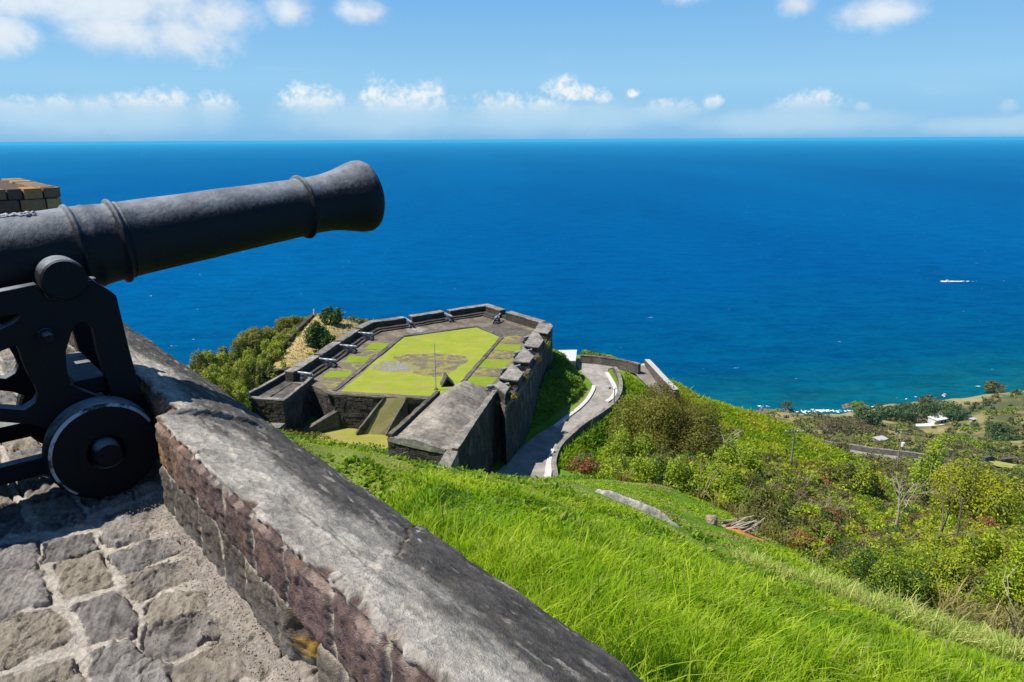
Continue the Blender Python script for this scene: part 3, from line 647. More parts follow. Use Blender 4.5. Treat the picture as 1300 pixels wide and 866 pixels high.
# ================================================================== the big gun on its iron garrison carriage
SG = -3.92; TG = 0.51; ZAX = 1.092; GE = 0.105    # centre line of the gun, trunnion station, axis height there, rise per metre
S_BR = -3.60                                      # outer face of the near bracket
gx, gy, _ = ts(TG, SG)
gun = empty('cannon', (gx, gy, 0), math.atan2(WD[1], WD[0]))   # local +x points along the barrel, local +y is the far side
tag(gun, 'large black cast-iron cannon on wheeled iron carriage, barrel over the parapet', 'cannon')
DUST = .75; DUST_LIT_C = (.30, .32, .345)  # dust grey, raised to paint the sunlit tops lighter
def iron(name, c, rough=.5, pit=.5, spec=.5):
    k = NT(name); p = k.obj(); n = k.noise(p, 48, 6, .65); n2 = k.noise(p, 7, 5, .65); n3 = k.noise(p, 160, 3, .6)
    cc = k.mix(n2, tuple(x * .65 for x in c), tuple(x * 1.45 for x in c))
    gn = k.n('ShaderNodeSeparateXYZ'); k.l(k.n('ShaderNodeNewGeometry').outputs['Normal'], gn.inputs[0])
    dust = k.math('MULTIPLY', k.ramp(k.math('ADD', gn.outputs[2], k.math('MULTIPLY', k.math('SUBTRACT', n, .5), .5)), [(.40, 0), (.88, 1)]), k.ramp(n2, [(.3, .35), (.65, 1)]))     # settled dust on upward faces, its grey also painting in the sunlit tops
    cc = k.mix(k.math('MULTIPLY', dust, DUST), cc, DUST_LIT_C)
    cc = k.mix(k.ramp(n, [(.62, 0), (.75, .35)]), cc, tuple(x * 2.0 + .012 for x in c))
    pits = k.voro(p, 26, 'SMOOTH_F1')
    h = k.math('ADD', k.math('ADD', k.math('MULTIPLY', n, .7), k.math('MULTIPLY', n3, .25)), k.math('MULTIPLY', k.math('MINIMUM', pits, .35), .8))
    return k.set(cc, k.math('ADD', k.math('MULTIPLY', n2, .25), rough - .12), k.bump(h, pit, .014), spec=spec)
M_GUN = iron('black_gun_iron', (.0045, .006, .0085), .58, .45, .2); M_CAR = iron('black_carriage_paint', (.0032, .0046, .0066), .66, .35, .15)
M_BARE = iron('chipped_bare_metal', (.32, .33, .35), .6, .5)
def worn():  # pale edge tone: rubbed paint with the sun highlight coloured in
    k = NT('rubbed_sunlit_edge_paint'); p = k.obj(); n = k.noise(p, 9, 4, .6)
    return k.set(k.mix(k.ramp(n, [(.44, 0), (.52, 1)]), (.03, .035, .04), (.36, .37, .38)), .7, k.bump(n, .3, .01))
M_WORN_LIT = worn()
ax = Vector((1, 0, GE)).normalized()
R = lambda t: .1915 - (.1915 - .156) * np.clip((t - .5) / 1.4, -2, 1)      # taper of the chase
prof = [(-1.42, 0), (-1.42, .03), (-1.37, .058), (-1.31, .064), (-1.26, .045), (-1.22, .05), (-1.19, .16), (-1.15, .225), (-1.10, .232), (-1.06, .222), (-.70, .215), (-.66, .226), (-.62, .226), (-.60, .213), (-.12, .204)]
def ring(t0, w, h, base):
    return [(t0 - w * 1.3, base), (t0 - w * .8, base + h * .25), (t0 - w * .45, base + h * .9), (t0, base + h), (t0 + w * .45, base + h * .85), (t0 + w * .9, base + h * .15), (t0 + w * 1.2, base - .001)]
tl = lambda t: t - TG
prof += [(tl(.52), .201)] + [(a, b) for a, b in ring(tl(.665), .016, .014, .199)] + [(tl(.72), .197), (tl(.735), .200), (tl(.75), .194)]
prof += ring(tl(.848), .017, .020, .187) + [(tl(.872), .186), (tl(.879), .191), (tl(.886), .186)] + [(tl(1.2), .178), (tl(1.55), .169)] + ring(tl(1.835), .016, .020, .162)
prof += [(tl(1.91), .161), (tl(1.98), .165), (tl(2.05), .176), (tl(2.12), .193), (tl(2.17), .207), (tl(2.205), .214), (tl(2.235), .214), (tl(2.262), .200), (tl(2.27), .188), (tl(2.27), .080), (tl(2.24), .074), (tl(1.3), .074), (tl(1.3), 0)]
mb = MB().lathe(prof, (0, 0, ZAX), ax, 96)
# subdivide long spans a little so the casting can be uneven
bar = mb.build('barrel', M_GUN, gun, smooth=True, angle=55)
me = bar.data
bm = bmesh.new(); bm.from_mesh(me)
for _ in range(2):
    ed = [e for e in bm.edges if e.calc_length() > .05]
    bmesh.ops.subdivide_edges(bm, edges=ed, cuts=1, use_grid_fill=True)
P = np.array([v.co for v in bm.verts]); d = (fbm(P[:, 0] / .09, P[:, 1] / .09, P[:, 2] / .09, octv=4, seed=91) - .5) * .007
for v, q in zip(bm.verts, d): v.co += v.normal * q if v.normal.length else Vector()
for f_ in bm.faces: f_.smooth = True
bm.to_mesh(me); bm.free()
# lead apron welded over the vent, its rough edge along the top of the barrel
g = np.random.default_rng(9); mb = MB()
for j in range(2):
    pts, rad = [], []
    for i in range(70):
        t = .0 + .52 * i / 69; yy = -.05 - .02 * j - .03 * math.sin(i * .09) + g.normal(0, .004); rr = .2015
        pts.append((t - TG, yy, ZAX + (t - TG) * GE + math.sqrt(rr * rr - yy * yy) + g.normal(0, .0015))); rad.append(g.uniform(.006, .014))
    mb.tube(pts, rad, 8)
M_WELD = iron('old_weld_bead', (.10, .11, .13), .45, .6); mb.build('vent_cover', M_WELD, gun, smooth=True, angle=80)
# trunnions
yb = lambda s: -(s - SG)                          # local y of a plane s (near side is negative)
zt = 1.022; XT = .033
mb = MB().lathe([(0, .082), (.15, .088), (.20, .092), (.325, .0925), (.342, .090), (.350, .082), (.351, 0)], (XT, 0, zt), (0, -1, 0), 48); mb.build('trunnion', M_CAR, gun, smooth=True, angle=35)
mb = MB().lathe([(0, .082), (.15, .088), (.20, .092), (.325, .0925), (.342, .090), (.350, .082), (.351, 0)], (XT, 0, zt), (0, 1, 0), 48); mb.build('trunnion', M_CAR, gun, smooth=True, angle=35)
# brackets: flat cast plates with openings, traced as plan outlines in metres on their own plane
def pl(px): return [(atS(u, v, S_BR)[0] - TG, atS(u, v, S_BR)[1]) for u, v in px]
def arc_pts(P, n=5): return [(p[0], p[1]) for p in smooth_line([(*p, 0) for p in P], n)]
OUT = pl([(-300, 472), (-215, 470), (-210, 432), (-130, 430), (-125, 402), (-40, 383), (0, 370), (46, 361), (52, 370), (62, 378), (78, 381.5), (94, 378), (104, 368), (107, 357), (118, 355), (126, 361), (137, 367), (148, 375.5),
          (163, 438), (174.5, 481), (186, 526), (188, 545), (176, 560), (90, 560), (70, 548), (40, 539), (0, 536), (-60, 535), (-150, 540), (-190, 556), (-280, 560), (-310, 540)])
HA = pl([(-200, 478), (-150, 466), (-60, 452), (0, 447), (14, 441), (21, 439), (25, 446), (29, 460), (37, 478), (45, 491), (49, 502)]) + pl([(44, 512), (31, 520), (0, 518), (-60, 517), (-130, 517), (-190, 510)])
HB = pl([(85, 468), (84, 446), (91, 423), (96, 413), (104, 409), (112, 410.5), (119, 418), (125, 446), (134, 477), (144, 504), (140, 508), (112, 498), (90, 489)])
HC = pl([(-90, 424), (-50, 411), (0, 402.5), (20, 399.5), (27, 400), (27, 403), (15, 411), (0, 418), (-50, 431), (-88, 434)])
def plate(name, y0, thick):
    cu = bpy.data.curves.new(name, 'CURVE'); cu.dimensions = '2D'; cu.fill_mode = 'BOTH'; cu.extrude = thick / 2 - .006; cu.bevel_depth = .006; cu.bevel_resolution = 2; cu.offset = -.006
    for pts in (OUT, HA, HB, HC):
        sp = cu.splines.new('POLY'); sp.points.add(len(pts) - 1); sp.use_cyclic_u = True
        for q, (a, b) in zip(sp.points, pts): q.co = (a, b, 0, 1)
    tmp = bpy.data.objects.new('tmp', cu); COL.objects.link(tmp)
    dg = bpy.context.evaluated_depsgraph_get(); me = bpy.data.meshes.new_from_object(tmp.evaluated_get(dg))
    bpy.data.objects.remove(tmp); bpy.data.curves.remove(cu)
    me.transform(Matrix(((1, 0, 0, 0), (0, 0, -1, y0), (0, 1, 0, 0), (0, 0, 0, 1))))
    me.materials.clear(); me.materials.append(M_CAR)
    return link(bpy.data.objects.new(name, me), gun)
th = .075
br = plate('bracket', yb(S_BR) + th / 2, th); plate('bracket', -yb(S_BR) - th / 2, th)
# cap squares over the trunnions end in a rough stub on the cheek
for sgn in (-1, 1):
    x0, z0 = pl([(114, 357)])[0]
    MB().box(x0 - .03, x0 + .03, sgn * .285 - .03, sgn * .285 + .03, z0 - .03, z0 + .012).build('cap_lug', M_CAR, gun, bevel=.012)
# through bolts
bx_, bz_ = pl([(59, 427)])[0]
MB().lathe([(0, .036), (.012, .036), (.016, .024), (.060, .024), (.066, .018), (.0665, 0)], (bx_, yb(S_BR) + .002, bz_), (0, -1, 0), 24).build('bolt', M_CAR, gun, smooth=True, angle=35)
MB().lathe([(0, .022), (.62, .022)], (bx_, yb(S_BR) + .03, bz_), (0, 1, 0), 16).build('tie_rod', M_CAR, gun, smooth=True)
x1, z1 = pl([(118, 478)])[0]
MB().box(x1 - .07, x1 + .06, yb(S_BR) + .05, -yb(S_BR) - .05, z1 - .10, z1 - .02).build('transom', M_CAR, gun, bevel=.01)
x1, z1 = pl([(110, 496)])[0]
# axle-trees: the boxed casting that carries the trucks, front and rear
RW, RR_ = .235, .185; XW = .573 - TG; XR = -.72
for xc, rw in ((XW, RW), (XR, RR_)):
    MB().box(xc - .095, xc + .085, yb(S_BR) + .004, -yb(S_BR) - .004, rw - .05, rw + .17).build('axletree', M_CAR, gun, bevel=.012)
# lower rails tying the axles
for y in (yb(S_BR) + .015, -yb(S_BR) - .075):
    MB().box(XR, XW - .05, y, y + .06, .145, .232).build('rail', M_CAR, gun, bevel=.012)
# trucks
def truck(xc, rw, side, wide):
    y0 = side * (abs(yb(S_BR)) + .006)
    w = wide
    prof = [(0, .05), (0, rw - .012), (.010, rw), (w - .030, rw), (w - .012, rw - .009), (w, rw - .022), (w, .082), (w - .004, .078), (w - .05, .076), (w - .05, .05)]
    mb = MB().lathe(prof, (xc, y0, rw), (0, side, 0), 72)
    wh = mb.build('wheel', M_CAR, gun, smooth=True, angle=30); wh.data.materials.append(M_WORN_LIT)
    for pf in wh.data.polygons:                                     # upper-left tread edge coloured pale: rubbed paint plus its sun highlight
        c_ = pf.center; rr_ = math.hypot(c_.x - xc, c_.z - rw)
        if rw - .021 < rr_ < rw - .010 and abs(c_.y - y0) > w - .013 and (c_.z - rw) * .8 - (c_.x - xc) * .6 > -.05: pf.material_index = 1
    MB().lathe([(0, .062), (w + .012, .060), (w + .045, .058), (w + .055, .050), (w + .056, 0)], (xc, y0, rw), (0, side, 0), 32).build('axle_end', M_CAR, wh, smooth=True, angle=30)
    return wh
for xc, rw in ((XW, RW), (XR, RR_)):
    for sd in (-1, 1): truck(xc, rw, sd, .115)
# screw and bed under the breech
MB().tube([(-.95, 0, .30), (-.95, 0, .82)], .035, 16).build('elevating_screw', M_CAR, gun, smooth=True)
MB().box(-1.05, -.85, -.27, .27, .22, .32).build('bed', M_CAR, gun, bevel=.01)
# ------------------------------------------------------------------ the brick-faced merlon further along, behind the barrel

def brick_material(name, c1, c2, mort, sc, bump=.6):
    k = NT(name); p = k.obj()
    b = k.n('ShaderNodeTexBrick'); k.l(p, b.inputs['Vector']); b.inputs['Scale'].default_value = sc
    b.inputs['Color1'].default_value = (*c1, 1); b.inputs['Color2'].default_value = (*c2, 1); b.inputs['Mortar'].default_value = (*mort, 1)
    b.inputs['Mortar Size'].default_value = .022; b.inputs['Brick Width'].default_value = .5; b.inputs['Row Height'].default_value = .22
    n = k.noise(p, 9, 5, .65); c = k.mix(.8, b.outputs[0], k.mix(n, (.25, .22, .2), (1.9, 1.8, 1.7)), 'MULTIPLY')
    return k.set(c, .95, k.bump(k.math('SUBTRACT', n, k.math('MULTIPLY', b.outputs[1], .6)), bump, .03))
gA = np.random.default_rng(31)
mx, my = atY(85, 300, 7.6)[0], 7.6
mt, ms_ = to_ts(mx, my)
mer = empty('stone_merlon', (mx, my, 0), math.atan2(WD[1], WD[0]))
tag(mer, 'brown block-built merlon of the parapet showing behind the cannon barrel', 'merlon')
ztop = atY(60, 237, 7.6)[2]
cA = [(.24, .145, .06), (.14, .09, .055), (.30, .20, .095), (.07, .052, .04), (.17, .115, .065)]
BM = [plain('merlon_stone_%s' % n, c, .95, .2, 24, .8, .6, .02) for n, c in zip(('ochre', 'brown', 'sand', 'dark', 'tan'), cA)]
core = MB().box(-.70, -.03, -.02, 2.6, -1.3, ztop - .03).build('core', BM[3], mer)
z = ztop; r = 0
while z > -.2:
    hgt = (.11, .115, .13, .12, .14, .13, .12, .14, .13, .12, .14, .15)[r % 12]
    x = -.72 - .06 * (r % 2)
    while x < -.01:
        w = gA.uniform(.13, .27); x1 = min(x + w, 0.0)
        if x1 - x > .05:
            pr = gA.uniform(0, .04)
            MB().box(x + .006, x1 - .006, -.06 - pr, .02 + gA.uniform(.12, .3), z - gA.uniform(0, .008) - hgt + .006, z - .004).build('stone', BM[int(gA.integers(0, 5))], mer, bevel=.012)
        x = x1
    y = .02
    while y < 2.6:
        w = gA.uniform(.14, .28); y1 = min(y + w, 2.6)
        MB().box(-.2, .0 + gA.uniform(0, .02), y + .3 * (r % 2) + .006, y1 + .3 * (r % 2) - .006, z - hgt + .006, z - .004).build('stone', BM[int(gA.integers(0, 5))], mer, bevel=.012)
        y = y1
    z -= hgt; r += 1
# ================================================================== the bastion below
def wall_material(name, c, light, sc=1.6, stain=1.0, cs=(2.2, 1.0)):
    """old volcanic-stone masonry: courses, pale wash-outs and dark run-off streaks"""
    k = NT(name); p = k.pos()
    v = k.voro(k.mapv(p, (sc, sc, sc * 1.7)), 1.0, 'DISTANCE_TO_EDGE'); cell = k.voro(k.mapv(p, (sc, sc, sc * 1.7)), 1.0, 'F1', out='Color')
    n = k.noise(p, 2.2, 6, .65); n2 = k.noise(k.mapv(p, (.7, .7, .38)), 1.0, 7, .68, .6); n3 = k.noise(p, .35, 4, .6)
    cc = k.mix(k.ramp(n, [(.3, 0), (.7, 1)]), tuple(x * .55 for x in c), tuple(x * 1.5 for x in c))
    cc = k.mix(.5, cc, k.ramp(cell, [(0, .4), (1, .9)]), 'SOFT_LIGHT'); cc = k.mix(k.ramp(v, [(0, .45), (.10, 0)]), cc, tuple(min(1, x * 1.5 + .02) for x in c))
    cc = k.mix(k.math('MULTIPLY', k.ramp(n2, [(.50, 0), (.66, .8)]), stain), cc, light)
    cc = k.mix(k.math('MULTIPLY', k.ramp(n2, [(.28, .7), (.46, 0)]), stain), cc, (.022, .021, .020))
    cc = k.mix(k.ramp(n3, [(.35, .4), (.55, 0)]), cc, tuple(x * .6 for x in c))
    return k.set(cc, .95, k.bump(k.math('ADD', k.ramp(v, [(0, 0), (.12, 1)]), n), .7, .08), spec=.15)
def top_material(name, c, sc=1.0):
    k = NT(name); p = k.pos(); n = k.noise(p, 2.4 * sc, 6, .7); n2 = k.noise(p, .45 * sc, 5, .6); n3 = k.noise(p, 9 * sc, 4, .65)
    cc = k.mix(k.ramp(n, [(.32, 0), (.68, 1)]), tuple(x * .5 for x in c), tuple(x * 1.5 for x in c))
    cc = k.mix(.7, cc, k.mix(k.ramp(n2, [(.35, 0), (.65, 1)]), (.45, .45, .46), (1.4, 1.38, 1.34)), 'MULTIPLY'); cc = k.mix(.5, cc, k.mix(n3, (.4, .4, .4), (1.6, 1.6, 1.6)), 'MULTIPLY')
    return k.set(cc, .95, k.bump(n3, .5, .05), spec=.15)
def lawn_material(name, c, d, sc=1.0):
    k = NT(name); p = k.pos(); n = k.noise(p, .5 * sc, 6, .65); n3 = k.noise(p, 6, 4, .7); st = k.noise(k.mapv(p, (.25, 2.2, 1), (0, 0, .4)), 1.0, 3, .5)
    cc = k.mix(k.ramp(n, [(.3, 0), (.7, 1)]), c, d); cc = k.mix(k.ramp(k.noise(p, .28 * sc, 5, .7), [(.54, 0), (.68, .75)]), cc, (d[0] * 1.0, d[1] * .78, d[2] * 1.6)); cc = k.mix(.45, cc, k.mix(st, (.6, .62, .6), (1.4, 1.36, 1.4)), 'MULTIPLY'); cc = k.mix(.5, cc, k.mix(n3, (.45, .5, .4), (1.55, 1.5, 1.6)), 'MULTIPLY')
    return k.set(cc, 1.0, k.bump(n3, .6, .05), spec=.1)
def paving_material(name, c, mort, sc=2.2):
    k = NT(name); p = k.pos(); v = k.voro(p, sc, 'DISTANCE_TO_EDGE'); cell = k.voro(p, sc, 'F1', out='Color'); n = k.noise(p, 3, 6, .7); n2 = k.noise(p, .5, 4, .6)
    cc = k.mix(.7, c, k.ramp(cell, [(0, .3), (1, .85)]), 'SOFT_LIGHT'); cc = k.mix(k.ramp(v, [(.02, .8), (.08, 0)]), cc, mort)
    cc = k.mix(.8, cc, k.mix(n, (.3, .3, .3), (1.7, 1.7, 1.7)), 'MULTIPLY'); cc = k.mix(.6, cc, k.mix(k.ramp(n2, [(.35, 0), (.65, 1)]), (.5, .48, .45), (1.35, 1.3, 1.2)), 'MULTIPLY')
    return k.set(cc, .95, k.bump(v, .6, .06), spec=.15)
M_WALL = wall_material('bastion_wall_stone', (.036, .033, .030), (.17, .155, .135), 1.5, 1.0)
M_PAR = wall_material('parapet_stone', (.050, .043, .035), (.12, .105, .085), 2.4, .5)
M_TOP = top_material('parapet_cement_top', (.19, .178, .155)); M_ROOF = top_material('roof_cement', (.20, .178, .150), .9); M_ROOFD = top_material('dark_roof_cement', (.085, .078, .070), .9)
M_LAWN = lawn_material('mown_lawn', (.17, .232, .022), (.26, .272, .040)); M_LAWN2 = lawn_material('mown_lawn_green', (.125, .205, .014), (.19, .225, .025))
M_PAVE = paving_material('platform_paving', (.135, .115, .092), (.11, .095, .06)); M_PAVEG = paving_material('grey_setts', (.215, .205, .19), (.12, .115, .075), 2.6)
M_PAVED = paving_material('dark_platform_paving', (.09, .08, .068), (.085, .075, .055))
M_KERB = top_material('kerb_stone', (.10, .09, .075)); M_LOWLAWN = lawn_material('low_lawn', (.20, .20, .035), (.27, .25, .06))
Z1 = ZB + HP
bas = empty('bastion', (0, 0, 0)); _c0 = Vector(at(560, 450, ZB)); bas.location = _c0
tag(bas, 'dark stone gun bastion with grass platform standing above the sea', 'bastion')
def weather(me, amp):
    """worn, slightly wandering edges: cut long edges and shift the corners by a smooth field of position"""
    bm = bmesh.new(); bm.from_mesh(me)
    for _ in range(4):
        ed = [e for e in bm.edges if e.calc_length() > 1.3]
        if not ed or len(bm.verts) > 4000: break
        bmesh.ops.subdivide_edges(bm, edges=ed, cuts=1, use_grid_fill=True)
    P = np.array([v.co for v in bm.verts])
    D = np.stack([fbm(P[:, 0] / .9, P[:, 1] / .9, P[:, 2] / .9, octv=3, seed=170 + k) - .5 for k in range(3)], 1) * amp * 4
    for v, d in zip(bm.verts, D): v.co += Vector(d)
    bm.normal_update(); bm.to_mesh(me); bm.free()
def part(mb, name, mat, parent=bas, **k):
    o = mb.build(name, mat, parent, **k)
    ofs = parent.location if parent.parent is None else parent.parent.location
    if name not in ('lawn', 'grass_strip', 'sett_patch', 'paved_patch', 'paving_strip', 'dark_paving', 'platform', 'roof'): weather(o.data, .055)
    o.data.transform(Matrix.Translation(-ofs)); return o
def W2(px, z): return [at(u, v, z)[:2] for u, v in px]
def off(poly_line, d):
    """offset an open plan line to its left by d"""
    P = [np.array(p[:2]) for p in poly_line]; out = []
    for i in range(len(P)):
        a = P[i] - P[i - 1] if i else P[1] - P[0]; b = P[i + 1] - P[i] if i < len(P) - 1 else a
        a = a / np.linalg.norm(a); b = b / np.linalg.norm(b); m = a + b; m /= np.linalg.norm(m)
        nrm = np.array([-m[1], m[0]]); out.append(tuple(P[i] + nrm * d / max(.4, np.dot(m, a))))
    return out
def z4(L): return [(400 + x / 6.1875, 380 + y / 6.1875) for x, y in L]
def z5(L): return [(550 + x / 6.183, 380 + y / 6.183) for x, y in L]
def z6(L): return [(480 + x / 5.909, 460 + y / 5.909) for x, y in L]
# body
INNER = W2([(372, 472), (383, 466), (407, 451), (433.5, 433.5), (458, 417), (474, 409), (515.5, 403.4), (564.5, 395.4), (616, 388), (641, 396), (686, 409)], Z1)
OUTER = off(INNER, 1.15)
RIGHT = W2([(700, 411), (701.5, 414), (689.5, 431), (678, 453), (664, 476), (647, 495), (641, 502)], Z1)
NEAR_R = at(630, 500, ZB)[:2]; FRONT = W2([(560, 508), (540, 507), (478, 503), (428, 500.5), (413, 497), (398, 490)], ZB)
_fr = at(631.5, 496, ZB + 1.0)[:2]
body = OUTER[:-1] + [OUTER[-1]] + RIGHT + [(_fr[0] + .15, _fr[1] - .8), (_fr[0] - 2.5, _fr[1] - .8), NEAR_R] + FRONT
cx = sum(p[0] for p in body) / len(body); cy = sum(p[1] for p in body) / len(body)
bat = []
for i, p in enumerate(body):
    v = np.array(p) - np.array((cx, cy)); f_ = 1 + (.5 / np.linalg.norm(v) if not (len(OUTER) + len(RIGHT) < i) else 0); bat.append((cx + v[0] * f_, cy + v[1] * f_))
part(MB().prism(body, ZB - 11, ZB - .45, batter=bat), 'wall', M_WALL)
plat = [(p[0], p[1]) for p in body]
part(MB().prism(plat, ZB - .70, ZB), 'platform', M_PAVE)
# grass and setts laid in the platform
def rag(poly, n=7, amp=.18, seed=0):
    g_ = np.random.default_rng(seed); out = []
    for i in range(len(poly)):
        a, b = np.array(poly[i]), np.array(poly[(i + 1) % len(poly)])
        L_ = np.linalg.norm(b - a); nr_ = np.array([(b - a)[1], -(b - a)[0]]) / max(L_, 1e-6); m_ = max(1, min(n, int(L_ / .5)))
        for k in range(m_):
            out.append(tuple(a + (b - a) * k / m_ + (nr_ * np.clip(g_.normal(0, amp), -2 * amp, 2 * amp) if k else 0)))
    return out
def sheet(px, name, mat, dz, amp=.12, seed=0, z=None):
    z = ZB if z is None else z
    P = rag(W2(px, z), 8, amp, seed); return part(MB().prism(P, z - .01, z + dz), name, mat)
LAWN = [(432, 497), (513, 428.5), (605, 416), (634, 428), (590, 487.5), (560, 504), (545, 503)]
sheet(LAWN, 'lawn', M_LAWN, .030, .10, 1)
def patch_material(name, c, g):
    k = NT(name); p = k.pos(); v = k.voro(p, 2.2, 'DISTANCE_TO_EDGE'); n = k.noise(p, 3, 6, .7); n2 = k.noise(p, .9, 6, .7)
    cc = k.mix(.85, c, k.mix(n, (.25, .25, .25), (1.75, 1.75, 1.75)), 'MULTIPLY'); cc = k.mix(k.ramp(v, [(.02, .7), (.08, 0)]), cc, tuple(x * .5 for x in c))
    cc = k.mix(k.ramp(n2, [(.47, 0), (.58, 1)]), cc, k.mix(n, tuple(x * .5 for x in g), tuple(x * 1.5 for x in g)))
    return k.set(cc, .95, k.bump(n, .6, .05), spec=.1)
M_PATCHG = patch_material('setts_in_grass', (.215, .205, .19), (.19, .185, .05)); M_PATCHB = patch_material('worn_paving_in_grass', (.14, .118, .09), (.22, .20, .05))
sheet(z4([(440, 560), (500, 492), (600, 482), (790, 520), (790, 565), (640, 575)]), 'sett_patch', M_PATCHG, .036, .22, 2)
sheet(z5([(-300, 448), (-200, 432), (140, 432), (255, 452), (266, 492), (190, 540), (112, 602), (0, 612), (-150, 590), (-160, 520), (-310, 480)]), 'paved_patch', M_PATCHB, .034, .22, 3)
for i, q in enumerate(([(60, 615), (115, 562), (300, 570), (245, 617)], [(215, 500), (275, 440), (440, 455), (395, 500)], [(380, 395), (435, 345), (590, 348), (525, 398)])):
    sheet(z4(q), 'grass_strip', M_LAWN2, .030, .1, 10 + i)
for i, q in enumerate(([(225, 655), (300, 605), (515, 615), (430, 692)], [(340, 530), (390, 472), (625, 475), (560, 552)], [(460, 395), (510, 350), (700, 355), (680, 412)])):
    sheet(z5(q), 'grass_strip', M_LAWN2, .030, .1, 20 + i)
sheet(z5([(380, 225), (560, 180), (785, 255), (700, 300), (540, 285)]), 'dark_paving', M_PAVED, .028, .1, 30)
sheet(z5([(530, 285), (700, 290), (690, 345), (510, 348)]), 'sett_patch', M_PATCHB, .029, .15, 31)
for q in ([(250, 600), (330, 535), (500, 545), (500, 605)], [(390, 465), (455, 405), (620, 405), (600, 468)]): sheet(z5(q), 'dark_paving', M_PATCHB, .029, .12, 33)
sheet(z4([(700, 235), (820, 215), (900, 240), (760, 275)]), 'sett_patch', M_PAVEG, .029, .2, 35)
for i, q in enumerate(([(190, 560), (225, 505), (400, 500), (310, 568)], [(310, 440), (370, 400), (530, 398), (450, 455)], [(40, 622), (245, 622), (160, 705), (40, 700)])): sheet(z4(q), 'paving_strip', M_PATCHB, .027, .12, 50 + i)
def kerb(px, name='kerb'):
    L = W2(px, ZB); mb = MB()
    for a, b in zip(L[:-1], L[1:]):
        a, b = np.array(a), np.array(b); d = (b - a) / np.linalg.norm(b - a); nn = np.array([-d[1], d[0]]) * .28
        mb.prism([tuple(a - nn), tuple(b - nn), tuple(b + nn), tuple(a + nn)], ZB - .05, ZB + .12)
    part(mb, name, M_KERB)
kerb([(424.5, 496.5), (511, 427.5)]); kerb([(513, 427.2), (603, 415)]); kerb([(606, 415), (636.5, 427.5)]); kerb([(637, 428.5), (586, 487.5)])
# parapet in lengths, between the gun gaps; each with a firing step of two treads
def tread(line, d0, d1, z0, z1, mb):
    a = off(line, d0); b = off(line, d1); mb.prism(a + b[::-1], z0, z1)
def seg_line(i0, f0, i1, f1):
    P = [np.array(p) for p in INNER]
    pt = lambda i, f: P[i] + (P[i + 1] - P[i]) * f
    L = [tuple(pt(i0, f0))] + [tuple(P[j]) for j in range(i0 + 1, i1 + 1)] + ([tuple(pt(i1, f1))] if f1 > 0 else [])
    return L
segs = [((0, .0), (1, .0)), ((1, .02), (2, -.0)), ((2, .07), (3, 0)), ((3, .07), (3, .95)), ((4, .10), (5, .99)), ((6, .155), (6, .99)), ((7, .13), (8, .75)), ((9, .03), (9, 1.0))]
def clampseg(a, b):
    return seg_line(a[0], a[1], b[0] if b[1] > 0 else b[0] - 1, b[1] if b[1] > 0 else .97)
for j, (a, b) in enumerate(segs):
    L = clampseg(a, b)
    o = part(MB().prism(off(L, 1.15) + L[::-1], ZB - .3, Z1 - .10), 'parapet', M_PAR)
    L2 = off(L, -.05); cop = MB().prism(off(L, 1.2) + L2[::-1], Z1 - .12, Z1); oo = cop.build('coping', M_TOP, o); weather(oo.data, .055); oo.data.transform(Matrix.Translation(-bas.location))
    if j not in (0, 7):
        mb = MB(); tread(L, -1.0, -.02, ZB - .05, ZB + .42, mb); part(mb, 'firing_step', M_PAR)
        mb = MB(); tread(L, -1.55, -1.03, ZB - .05, ZB + .20, mb); part(mb, 'firing_step', M_PAR)
# low sills closing the gun gaps
mb = MB()
for i in range(1, 9): mb.prism(off(INNER[i:i + 2], .95) + off(INNER[i:i + 2], .25)[::-1], ZB - .3, ZB + .5)
part(mb, 'gun_sill', M_PAR)
# right-hand merlons with splayed embrasures between
MER = [[(685, 409), (699, 411), (701.5, 414), (695, 423), (678.5, 420)], [(676, 421), (683, 422.5), (689.5, 431.5), (684, 440), (665.6, 438)], [(665, 441), (677.5, 452), (672, 459.3), (652, 457.8)],
       [(650, 462), (663.5, 474), (657.5, 482.7), (634, 480)], [(634, 483.5), (646, 492), (641, 499), (628, 490)]]
for q in MER:
    P = W2(q, Z1)
    o = part(MB().prism(P, ZB - .2, Z1 - .14), 'merlon', M_WALL)
    c_ = np.mean(P, 0); P2 = [tuple(c_ + (np.array(p) - c_) * 1.05) for p in P]
    oo = MB().prism(P2, Z1 - .16, Z1).build('merlon_cap', M_TOP, o); weather(oo.data, .055); oo.data.transform(Matrix.Translation(-bas.location))
# sill wall under the embrasures
RL = W2([(684, 411), (676, 421), (665, 441), (650, 462), (634, 483), (627, 494)], Z1); RO = W2([(701.5, 414), (689.5, 431.5), (677.5, 454), (663.5, 476), (646, 496), (641, 500)], Z1)
part(MB().prism([tuple(np.array(a) * .25 + np.array(b) * .75) for a, b in zip(RL, RO)] + RO[::-1], ZB - .2, ZB + .40), 'embrasure_sill', M_WALL)
